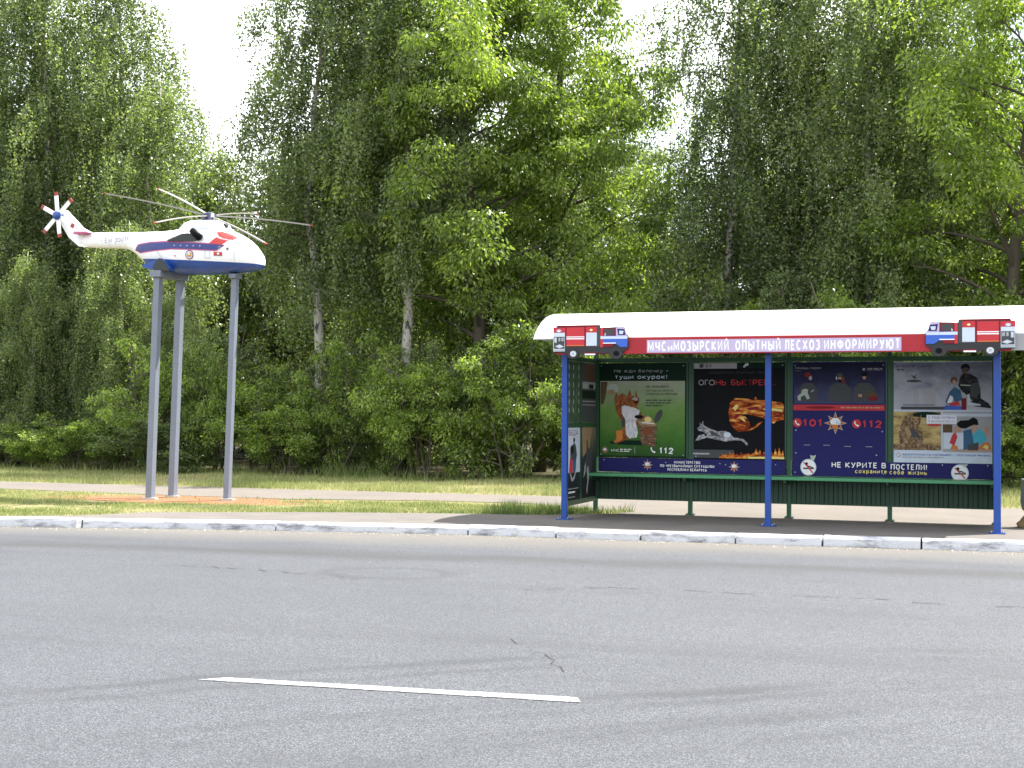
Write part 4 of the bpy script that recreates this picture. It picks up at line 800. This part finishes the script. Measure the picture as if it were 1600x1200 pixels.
# exhaust, wheel fairings
for sy in (1, -1):
    Y = lambda d: HC - sy*d
    b = MB()
    ex = [(-7.06,4.13),(-6.92,4.18),(-6.76,4.23),(-6.66,4.235),(-6.60,4.225),(-6.47,4.20),(-6.415,4.165),(-6.44,4.12),(-6.6,4.105),(-6.85,4.115)]
    b.prism(ex, Y(.24), Y(.375), DARKM); b.tube([(-6.45, Y(.34), 4.15), (-6.50, Y(.39), 4.21), (-6.575, Y(.40), 4.275)], [.062, .056, .05], BLACKP, 12)
    b.build('exhaust', HEL, fix=True)
    b = MB(); fr = [(-7.52,3.745),(-7.36,3.80),(-7.24,3.83),(-7.14,3.845),(-7.07,3.80),(-6.99,3.70),(-6.98,3.645),(-7.22,3.665),(-7.42,3.69)]
    b.prism(fr, Y(.25), Y(.385), HELIB); b.prism([(-7.30,3.70),(-7.22,3.82),(-7.17,3.85),(-7.09,3.80),(-7.0,3.68),(-6.98,3.64),(-7.2,3.66)], Y(.30), Y(.40), DARKM); b.build('wheel_fairing', HEL, fix=True)
# main rotor
ROT = Vector((-6.50, HC, 4.55))
b = MB(); b.tube([ROT - Vector((0,0,.10)), ROT - Vector((0,0,.065)), ROT - Vector((0,0,.06)), ROT + Vector((0,0,.03)), ROT + Vector((0,0,.055))], [.135, .13, .105, .105, .05], HUBN, 16); hub = b.build('rotor_hub', HEL)
for tip in ((-5.11,2.52,4.45),(-6.59,3.28,4.81),(-7.98,2.37,5.17),(-7.89,0.72,4.85),(-6.41,-0.04,4.22),(-5.02,0.87,3.96)):
    tip = Vector(tip); d = tip - ROT; side_ = d.cross(Vector((0,0,1))).normalized(); upv = side_.cross(d).normalized()
    def P_(t, lift=.05): return ROT + d*t + Vector((0,0,1))*(lift*4*t*(1-t)*.5)
    def seg(t0, t1, m, n_=6):
        b = MB(); rings = []
        for i in range(n_+1):
            t = t0 + (t1-t0)*i/n_; w = .014 if t < .10 else .024; p = P_(t)
            rings.append([p - side_*w - upv*.006, p + side_*w - upv*.010, p + side_*w + upv*.010, p - side_*w + upv*.006])
        b.loft(rings, m, smooth=False); return b
    bl = seg(.05, .965, BLADE, 10).build('rotor_blade', HEL, fix=True)
    seg(.965, 1.0, TIPRED, 1).build('blade_tip', bl, fix=True)
# tail rotor
TR = Vector((-9.34, HC-.13, 4.653))
b = MB(); b.tube([TR + Vector((0,.10,0)), TR, TR - Vector((0,.05,0))], [.045, .075, .065], HELIB, 14); b.build('tail_rotor_hub', HEL)
for u, v in ((-9.365,5.05),(-9.045,4.915),(-9.00,4.46),(-9.275,4.29),(-9.605,4.38),(-9.65,4.82)):
    tip = Vector((u, TR.y-.02, v)); d = tip - TR; s_ = Vector((d.z, 0, -d.x)).normalized()
    def seg2(t0, t1, m):
        b = MB(); rings = []
        for t in (t0, t1):
            p = TR + d*t; yv = Vector((0,.008,0)); rings.append([p - s_*.034 - yv, p + s_*.034 - yv, p + s_*.034 + yv, p - s_*.034 + yv])
        b.loft(rings, m, smooth=False); return b
    tb = seg2(.14, .84, HELIW).build('tail_rotor_blade', HEL, fix=True); seg2(.84, 1.0, TIPRED).build('blade_tip', tb, fix=True)
# stand
SD = tag(empty('helicopter_stand', (-6.9, HC, 0)), 'three tall grey steel poles carrying the helicopter on the verge', 'stand')
def pole(xb, xt, yb, r, zt):
    b = MB(); rings = []
    for z, x in ((-.02, xb), (zt, xt)): rings.append([(x-r, yb-r, z), (x+r, yb-r, z), (x+r, yb+r, z), (x-r, yb+r, z)])
    b.loft(rings, POLEG, smooth=False); return b.build('pole', SD, fix=True)
pole(-7.345, -7.235, 1.30, .054, 3.55); pole(-7.335, -7.225, 1.92, .054, 3.55); pole(-6.125, -6.015, HC, .046, 3.53)
b = MB(); b.box(-7.33, -7.13, 1.20, 2.02, 3.551, 3.655, POLEG, .004); b.build('cross_beam', SD)
b = MB(); b.box(-6.08, -5.95, HC-.10, HC+.10, 3.531, 3.60, POLEG, .004); b.build('cap_plate', SD)
for x, y in ((-7.345,1.30),(-7.335,1.92),(-6.125,HC)):
    b = MB(); pts = blob(x, y, .125, .115, int(abs(x*100+y*10)), 14, .2); b.add([(p[0], p[1], -.02) for p in pts] + [(p[0], p[1], .022) for p in pts], [list(range(14, 28))] + [(i, (i+1) % 14, 14+(i+1) % 14, 14+i) for i in range(14)], M_CONC); b.build('footing', SD, fix=True)

# ------------------------------------------------------------------ litter bin on a stone at the right edge
b = MB()
bm = bmesh.new(); bmesh.ops.create_icosphere(bm, subdivisions=3, radius=1); rnd = random.Random(2)
for v in bm.verts:
    c_ = v.co; k_ = 1 + .10*sin(3.1*c_.x + 1) * cos(2.7*c_.y) + .06*sin(6*c_.z + 4*c_.x); c_ *= k_
    v.co = (6.0 + c_.x*.30, 1.15 + c_.y*.24, max(-.02, .05 + c_.z*.135))
b.bm(bm, ROCK, True); tag(b.build('stone', fix=True), 'rounded brown stone under the grey litter bin beside the shelter', 'stone')
b = MB(); pr = [(.06,.185),(.14,.19),(.185,.23),(.205,.32),(.195,.45),(.185,.56),(.19,.60),(.20,.615),(.175,.615),(.165,.58),(.165,.30),(.02,.27)]
rings = [[(5.965 + r_*cos(2*pi*k_/24), 1.15 + r_*sin(2*pi*k_/24), z) for k_ in range(24)] for r_, z in pr]
b.loft(rings, POLEG); tag(b.build('litter_bin', fix=True), 'grey rounded litter bin standing on a brown stone beside the shelter', 'litter bin')

# ------------------------------------------------------------------ vegetation
def leaf_object_mesh(name, pos, dirs, nrm, Ln, Wd, mat, tint):
    n = len(pos); d = dirs / np.linalg.norm(dirs, axis=1, keepdims=True)
    s = np.cross(nrm, d); s /= (np.linalg.norm(s, axis=1, keepdims=True) + 1e-9)
    up_ = np.cross(d, s); Ln = Ln[:, None]; Wd = Wd[:, None]
    v = np.empty((n, 4, 3), np.float32)
    v[:, 0] = pos; v[:, 1] = pos + d*Ln*.45 + s*Wd*.5 + up_*Ln*.06; v[:, 2] = pos + d*Ln; v[:, 3] = pos + d*Ln*.45 - s*Wd*.5 + up_*Ln*.06
    me = bpy.data.meshes.new(name); me.vertices.add(4*n); me.vertices.foreach_set('co', v.ravel())
    me.loops.add(4*n); me.loops.foreach_set('vertex_index', np.arange(4*n, dtype=np.int32))
    me.polygons.add(n); me.polygons.foreach_set('loop_start', np.arange(0, 4*n, 4, dtype=np.int32))
    a = me.attributes.new('tint', 'FLOAT', 'POINT'); a.data.foreach_set('value', np.repeat(tint, 4).astype(np.float32))
    me.materials.append(mat); me.update(calc_edges=True); return me

def unit(v): return v / (np.linalg.norm(v) + 1e-9)
def birch_meshes(seed, H, R_, leaf, nl=60, low=.12, ns=36):
    r = np.random.default_rng(seed); mb = MB()
    tz = np.linspace(0, H, 12); bx = np.cumsum(r.normal(0, .11, 12)); by = np.cumsum(r.normal(0, .11, 12)); bx -= bx[0]; by -= by[0]
    r0 = .011*H
    mb.tube(list(zip(bx, by, tz)), [max(.012, r0*(1-z/H)**.9 + (.03 if z == 0 else 0)) for z in tz], BARK_BIRCH, 9)
    P0, D0, T0 = [], [], []
    for i in range(nl):
        f = low + (1-low) * ((i + r.random()) / nl); h = H*f*.985; az = i*2.4 + r.uniform(-.5, .5)
        prof = min(1, (1-f)*3.6 + .30) * (0.6 + .4*min(1, (f-low)/.15+.3))
        ln = R_*prof*r.uniform(.6, 1.12); o = np.array([np.interp(h, tz, bx), np.interp(h, tz, by), h]); hd = np.array([cos(az), sin(az), 0])
        pts = []; rise = r.uniform(.25, .55)
        for t in np.linspace(0, 1, 7): pts.append(o + hd*ln*t + np.array([0, 0, ln*(rise*1.5*t - (rise*1.5+.25*r.uniform(.6, 1.3))*t*t)]))
        pts = np.array(pts); mb.tube(pts, list(np.linspace(max(.010, .026*(1-f)+.010), .004, 7)), BARK_TWIG, 5, cap=False)
        kk = int(ns * (.45 + .75*ln/R_)); tone = r.uniform(-.18, .18)
        for j in range(kk):
            t = r.random()**.85*.97 + .03; k_ = min(5, int(t*6)); b_ = pts[k_] + (pts[k_+1]-pts[k_])*(t*6-k_) + r.normal(0, .17, 3)
            sl_ = r.uniform(.25, 1.0) * (1.0 + .9*(1-f)) * (.5 + .6*t); m = int(sl_/.040) + 3; q = np.linspace(0, 1, m)[:, None]
            out = unit(hd + r.normal(0, .5, 3)*np.array([1, 1, 0])) * r.uniform(.05, .28)
            st = b_ + out*np.sqrt(q)*np.minimum(1, sl_) + np.array([0, 0, -1.0])*sl_*q**1.15 + np.array([0, 0, .08])*np.sqrt(q)
            st = st + r.normal(0, .04, (m, 3)); P0.append(st)
            dd = np.array([0, 0, -.75]) + r.normal(0, .75, (m, 3)); D0.append(dd); T0.append(np.clip(r.normal(.42+tone, .32, m), 0, 1))
    P0 = np.concatenate(P0); D0 = np.concatenate(D0); T0 = np.concatenate(T0)
    keep = P0[:, 2] > .15; P0, D0, T0 = P0[keep], D0[keep], T0[keep]; n = len(P0)
    N0 = r.normal(0, 1, (n, 3)) + np.array([0, 0, .5])
    me = leaf_object_mesh('crown', P0, D0, N0, r.uniform(.055, .098, n), r.uniform(.038, .062, n), leaf, T0)
    return mb, me

def broad_meshes(seed, H, R_, leaf, bark, nl=34, low=.2, size=.105, per=120, clump=.42, droop=.5, stems=1):
    r = np.random.default_rng(seed); mb = MB(); P0, D0, T0 = [], [], []
    for sidx in range(stems):
        lean = r.normal(0, .10 if stems == 1 else .28, 2); Hs = H*(1 if sidx == 0 else r.uniform(.65, .95)); tz = np.linspace(0, Hs*.93, 10)
        bx = lean[0]*tz + np.cumsum(r.normal(0, .06, 10))*H/10; by = lean[1]*tz + np.cumsum(r.normal(0, .06, 10))*H/10; bx -= bx[0] - (0 if stems == 1 else r.normal(0, .12)); by -= by[0] - (0 if stems == 1 else r.normal(0, .12))
        r0 = .013*H if stems == 1 else .006*H + .008
        mb.tube(list(zip(bx, by, tz)), [max(.01, r0*(1-z/Hs)**.8) for z in tz], bark, 9)
        for i in range(max(4, nl//stems)):
            f = low + (1-low)*((i + r.random())/max(4, nl//stems)); h = Hs*f*.9; az = i*2.4 + r.uniform(-.6, .6)
            prof = math.sin(pi*min(1, .22 + .74*(f-low)/(1-low)))**.7; ln = R_*prof*r.uniform(.6, 1.1)/(1 if stems == 1 else 1.35)
            o = np.array([np.interp(h, tz, bx), np.interp(h, tz, by), h]); hd = np.array([cos(az), sin(az), 0]); rise = r.uniform(.35, .95)
            pts = np.array([o + hd*ln*t + np.array([0, 0, ln*(rise*t - .35*t*t)]) for t in np.linspace(0, 1, 6)])
            mb.tube(pts, list(np.linspace(max(.012, r0*.45*(1-f)+.01), .006, 6)), bark, 5, cap=False)
            ends = []
            for j in range(int(4 + 5*ln/R_)):
                t = r.uniform(.35, 1); k_ = min(4, int(t*5)); p = pts[k_] + (pts[k_+1]-pts[k_])*(t*5-k_); e = p + unit(hd*.6 + r.normal(0, .7, 3) + np.array([0, 0, .35]))*r.uniform(.3, .8)*(R_/2.4)**.5
                mb.tube([p, (p+e)/2 + np.array([0, 0, .05]), e], [.010, .007, .003], bark, 4, cap=False); ends.append(e)
            for e in ends:
                m = int(per*r.uniform(.5, 1.4)); c = clump*r.uniform(.6, 1.25); g = r.normal(0, 1, (m, 3)); g /= np.linalg.norm(g, axis=1, keepdims=True)
                rad = c*r.random(m)**.45; st = e + g*rad[:, None]*np.array([1, 1, .62]); P0.append(st)
                D0.append(g*np.array([1, 1, .3])*.8 + np.array([0, 0, -droop]) + r.normal(0, .35, (m, 3))); tone = r.uniform(-.25, .25); T0.append(np.clip(r.normal(.42+tone, .28, m), 0, 1))
    P0 = np.concatenate(P0); D0 = np.concatenate(D0); T0 = np.concatenate(T0); keep = P0[:, 2] > .05; P0, D0, T0 = P0[keep], D0[keep], T0[keep]; n = len(P0)
    N0 = r.normal(0, .65, (n, 3)) + np.array([0, 0, 1.0])
    me = leaf_object_mesh('crown', P0, D0, N0, r.uniform(.75, 1.35, n)*size, r.uniform(.36, .62, n)*size, leaf, T0)
    return mb, me

KIND = {}
def register(key, maker):
    mb, cm = maker; t = mb.build('trunk'); C.objects.unlink(t); KIND[key] = (t.data, cm); bpy.data.objects.remove(t)
register('birch_a', birch_meshes(1, 13.2, 2.3, LEAF_BIRCH, 84, .04, 46))
register('birch_b', birch_meshes(2, 13.0, 2.0, LEAF_BIRCH, 76, .20, 44))
register('birch_d', birch_meshes(13, 12.8, 1.65, LEAF_BIRCH, 62, .36, 46))
register('birch_c', birch_meshes(3, 9.8, 1.5, LEAF_BIRCH, 52, .14, 40))
register('maple_a', broad_meshes(4, 12.0, 2.8, LEAF_MAPLE, BARK_MAPLE, 46, .24, .096, 215, .50, .75))
register('maple_b', broad_meshes(5, 10.5, 2.5, LEAF_MAPLE, BARK_MAPLE, 44, .14, .092, 215, .48, .65))
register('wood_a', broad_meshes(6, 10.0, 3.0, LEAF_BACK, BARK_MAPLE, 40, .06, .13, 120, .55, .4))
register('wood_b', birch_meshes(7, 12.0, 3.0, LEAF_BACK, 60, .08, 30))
register('shrub_a', broad_meshes(8, 3.2, 1.25, LEAF_SHRUB, BARK_MAPLE, 22, .08, .085, 95, .27, .4, 5))
register('shrub_b', broad_meshes(9, 2.3, 1.15, LEAF_SHRUB, BARK_MAPLE, 18, .05, .075, 90, .26, .35, 6))
register('shrub_dark', broad_meshes(12, 2.8, 1.2, LEAF_BIRCH, BARK_MAPLE, 20, .06, .08, 95, .27, .4, 5))
register('sapling_dark', broad_meshes(11, 5.0, 1.3, LEAF_BIRCH, BARK_MAPLE, 28, .10, .09, 100, .30, .6, 3))
register('sapling', broad_meshes(10, 4.6, 1.35, LEAF_MAPLE, BARK_MAPLE, 26, .10, .105, 95, .30, .6, 3))

def plant(name, key, x, y, s, rz, label, cat, group, sz=None):
    o = empty(name, (x, y, -.02)); o.rotation_euler.z = rz; o.scale = (s, s, sz or s)
    tag(o, label, cat, group)
    for part, me in zip(('trunk' if cat != 'shrub' else 'stems', 'crown'), KIND[key]):
        c = bpy.data.objects.new(part, me); C.objects.link(c); c.parent = o
    return o
G1, G2, G3 = 'trees along the wood edge', 'trees deeper in the wood', 'shrubs along the foot of the wood'
EDGE = [
 ('birch_tree','birch_a',-22.2,12.6,1.08,.3,'weeping birch at the far left edge of the photo'),
 ('birch_tree','birch_a',-20.0,12.9,1.06,1.9,'tall weeping birch rising left of the helicopter tail rotor'),
 ('birch_tree','birch_a',-18.5,12.2,1.03,4.0,'weeping birch with drooping strands directly behind the tail rotor'),
 ('birch_tree','birch_b',-17.0,13.0,1.02,2.6,'weeping birch behind the helicopter boom, left of the big sky gap'),
 ('birch_tree','birch_c',-14.75,12.2,1.0,.9,'low slim birch behind the rotor, just left of the big sky gap'),
 ('birch_tree','birch_d',-9.5,9.9,1.0,5.0,'birch with pale trunk just right of the big sky gap'),
 ('birch_tree','birch_a',-9.3,12.8,.95,.4,'birch set back between the pale trunk birch and the bright maple'),
 ('birch_tree','birch_d',-7.15,10.1,1.0,2.3,'birch with a black and white trunk left of the brown trunked maple'),
 ('maple_tree','maple_a',-5.35,10.6,1.05,.0,'bright yellow green maple with a forked brown trunk, centre of the photo'),
 ('maple_tree','maple_a',-5.0,12.9,1.1,2.2,'bright maple with dark upright trunk left of the small sky gap'),
 ('birch_tree','birch_a',-.45,12.6,.98,1.2,'dark birch just right of the small sky gap above the shelter'),
 ('birch_tree','birch_b',1.3,13.6,1.05,4.4,'dark birch over the middle of the shelter roof'),
 ('birch_tree','birch_a',2.7,12.3,.97,5.6,'birch over the right half of the shelter roof'),
 ('birch_tree','birch_b',3.9,13.0,1.0,.7,'birch left of the bright maple in the top right corner'),
 ('maple_tree','maple_b',5.3,11.6,1.16,1.0,'bright maple in the top right corner of the photo'),
 ('maple_tree','maple_b',7.6,12.0,1.0,3.0,'bright maple cut by the right edge of the photo'),
]
for n_, k_, x, y, s, rz, lb in EDGE: plant(n_, k_, x, y + .9, s*1.02, rz, lb, 'tree', G1)
rnd = random.Random(77)
LB = 'dark tree deep in the wood, mostly hidden behind the front trees'
for row, (y0, x0, x1, stp, hs) in enumerate(((18.5, -29, 9, 2.6, .92), (22.5, -34, 9, 3.0, 1.0), (27.0, -39, 10, 3.4, 1.1))):
    x = x0
    while x < x1:
        xx, yy = x + rnd.uniform(-.5, .5), y0 + rnd.uniform(-1, 1)
        col = 5.75 + (xx - 5.75) * (35 / (yy + 17.98))        # bearing from the road, measured at 35 m
        gap = -17.0 < col < -13.2; small = -4.6 < col < -1.2
        s = hs * rnd.uniform(.88, 1.08) * (1.3 if xx < -20.5 else 1.0) * (.74 if gap else .76 if small else 1.0)
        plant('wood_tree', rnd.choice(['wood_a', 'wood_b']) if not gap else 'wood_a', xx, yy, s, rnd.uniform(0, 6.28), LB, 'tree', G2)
        x += stp
SHR = 'leafy shrub in the unbroken row at the foot of the wood'
SAP = 'leafy sapling standing behind the shrubs at the foot of the wood'
YB = 'young birch with strands hanging to the ground at the left foot of the wood'
x = -25.0
while x < 9.5:
    yb = 9.5 + .09*max(0, x+5)
    left = x < -13.2
    plant('shrub', rnd.choice(['shrub_a', 'shrub_b', 'shrub_b', 'shrub_dark']), x, yb + rnd.uniform(-.4, .7), rnd.uniform(.55, .85) if left else rnd.uniform(.6, 1.05), rnd.uniform(0, 6.28), SHR, 'shrub', G3, rnd.uniform(.4, .9) if left else rnd.uniform(.45, 1.4))
    x += rnd.uniform(.75, 1.35)
x = -25.0
while x < 9.5:
    yb = 10.9 + .09*max(0, x+5)
    if x < -12.0:
        s = rnd.uniform(.42, .62); plant('birch_tree', 'birch_c', x, yb + rnd.uniform(-.5, .5), s*1.15, rnd.uniform(0, 6.28), YB, 'tree', 'young birches at the left', s)
        x += rnd.uniform(1.0, 1.5)
    else:
        s = rnd.uniform(.5, .8) if -10.5 < x < -3.5 else rnd.uniform(.6, 1.05); plant('sapling', rnd.choice(['sapling', 'sapling_dark']), x, yb + rnd.uniform(-.7, .8), s, rnd.uniform(0, 6.28), SAP, 'tree', 'saplings behind the shrubs', s*rnd.uniform(.85, 1.2))
        x += rnd.uniform(.9, 1.5)

# grass: one mesh of blades per strip
def inpoly(px, py, poly):
    ins = np.zeros(len(px), bool); n = len(poly)
    for i in range(n):
        xa, ya = poly[i]; xb, yb = poly[(i+1) % n]
        c = ((ya > py) != (yb > py)) & (px < (xb-xa)*(py-ya)/(yb-ya+1e-12)+xa); ins ^= c
    return ins
def grass_mat():
    m = bpy.data.materials.new('grass_blade'); m.use_nodes = True; nt = m.node_tree; bs = nt.nodes['Principled BSDF']; out = nt.nodes['Material Output']
    at = nt.nodes.new('ShaderNodeAttribute'); at.attribute_name = 'tint'
    c = ramp(nt, at.outputs['Fac'], [(0.0, (0.10, 0.16, 0.04)), (0.4, (0.25, 0.30, 0.10)), (0.7, (0.42, 0.42, 0.19)), (1.0, (0.52, 0.46, 0.28))])
    nt.links.new(c, bs.inputs['Base Color']); bs.inputs['Roughness'].default_value = .6; bs.inputs['Specular IOR Level'].default_value = .25
    tr = nt.nodes.new('ShaderNodeBsdfTranslucent'); nt.links.new(c, tr.inputs['Color']); ms = nt.nodes.new('ShaderNodeMixShader'); ms.inputs['Fac'].default_value = .35
    nt.links.new(bs.outputs[0], ms.inputs[1]); nt.links.new(tr.outputs[0], ms.inputs[2]); nt.links.new(ms.outputs[0], out.inputs['Surface']); return m
M_GRASS = grass_mat()
def vnoise(x, y, seed, sc):
    r = np.random.default_rng(seed); s = np.zeros(len(x))
    for k_ in range(6):
        a = r.uniform(0, 6.28); fq = sc*r.uniform(.6, 1.8); s += np.sin((x*cos(a)+y*sin(a))*fq + r.uniform(0, 6.28))
    return s/6
def grass(name, poly, dens, h0, h1, dry, seed, mask=None):
    r = np.random.default_rng(seed); xa, xb = min(p[0] for p in poly), max(p[0] for p in poly); ya, yb = min(p[1] for p in poly), max(p[1] for p in poly)
    n = int((xb-xa)*(yb-ya)*dens); x = r.uniform(xa, xb, n); y = r.uniform(ya, yb, n); k_ = inpoly(x, y, poly); x, y = x[k_], y[k_]
    nz = vnoise(x, y, seed+1, 2.0) + .6*vnoise(x, y, seed+2, 6.0); prob = np.clip(.62 + .75*nz, .06, 1)
    if mask is not None: prob = prob*mask(x, y)
    k_ = r.random(len(x)) < prob; x, y, nz = x[k_], y[k_], nz[k_]; n = len(x)
    h = r.uniform(h0, h1, n)*np.clip(.8 + .6*nz, .35, 1.5); a = r.uniform(0, 6.28, n); w = r.uniform(.004, .008, n); le = r.uniform(.1, .7, n)*h; b_ = r.uniform(0, 6.28, n)
    v = np.empty((n, 3, 3), np.float32); dx, dy = np.cos(a)*w, np.sin(a)*w
    v[:, 0] = np.stack([x-dx, y-dy, np.full(n, -.015)], 1); v[:, 1] = np.stack([x+dx, y+dy, np.full(n, -.015)], 1); v[:, 2] = np.stack([x+np.cos(b_)*le, y+np.sin(b_)*le, h], 1)
    me = bpy.data.meshes.new(name); me.vertices.add(3*n); me.vertices.foreach_set('co', v.ravel()); me.loops.add(3*n); me.loops.foreach_set('vertex_index', np.arange(3*n, dtype=np.int32)); me.polygons.add(n); me.polygons.foreach_set('loop_start', np.arange(0, 3*n, 3, dtype=np.int32))
    t = np.clip(r.normal(dry, .2, n) - .25*nz + .25*vnoise(x, y, seed+5, .9), 0, 1); at = me.attributes.new('tint', 'FLOAT', 'POINT'); at.data.foreach_set('value', np.repeat(t, 3).astype(np.float32))
    me.materials.append(M_GRASS); me.update(calc_edges=True); o = bpy.data.objects.new(name, me); C.objects.link(o)
    return o
VERGE = [(-24, -4.7), (-12, -3.5), (-7.4, -2.72)] + FRONT_EDGE[1:] + PATH_NEAR[:0:-1][0:] + [(-24, 3.6)]
def vm(x, y):
    e = np.exp(-(((x+7.0)/2.0)**2 + ((y-1.5)/1.0)**2)**2*1.0); e2 = np.exp(-(((x+4.75)/.6)**2 + ((y-1.95)/.22)**2))
    return np.clip(1 - 1.35*e - .9*e2, .02, 1)*np.where(y > 2.2, .5, 1)
tag(grass('verge_grass', VERGE, 2200, .015, .05, .42, 11, vm), 'green and straw coloured grass between kerb and path', 'grass', kind='stuff')
tag(grass('wood_edge_grass', [(-30, 6.4), (-25, 5.9), (-13, 4.72), (-6, 4.77), (0, 4.92), (10, 5.02), (12, 11.5), (4, 10.5), (-6, 9.4), (-30, 9.4)], 950, .04, .11, .55, 12), 'sunlit yellow green grass strip at the foot of the wood', 'grass', kind='stuff')
tag(grass('weed_tuft', [(-1.3, .42), (-.5, .62), (.2, 1.12), (.55, 1.75), (.1, 2.1), (-.9, 2.0), (-1.6, 1.2)], 1500, .06, .20, .22, 13), 'tall green weeds round the left foot of the shelter', 'weeds', kind='stuff')
tag(grass('tall_weeds', [(-30, 8.7), (-6, 8.7), (4, 9.6), (11, 10.6), (11, 11.3), (4, 10.3), (-6, 9.4), (-30, 9.4)], 600, .08, .34, .28, 14), 'tall dark green weeds in front of the shrubs', 'weeds', kind='stuff')


def grit(seed=31, n=1500):
    r = random.Random(seed); g = MB()
    for i in range(n):
        x = r.uniform(-9, 7.5); y = kerb_y(x) - .012 - abs(r.gauss(0, .16)); q = r.uniform(.003, .010) if r.random() < .97 else r.uniform(.010, .018); z = -.105
        a = r.uniform(0, 6.28); c_, s_ = cos(a)*q, sin(a)*q
        g.add([(x+c_, y+s_, z), (x-s_, y+c_, z), (x-c_, y-s_, z), (x+s_, y-c_, z), (x + r.uniform(-.3, .3)*q, y + r.uniform(-.3, .3)*q, z + q*r.uniform(.6, 1.2))], [(0,1,4), (1,2,4), (2,3,4), (3,0,4)], M_CONC if r.random() < .5 else M_SOIL)
    return g.build('gravel', fix=True)
tag(grit(), 'loose grit and small stones lying along the foot of the kerb', 'gravel', kind='stuff')
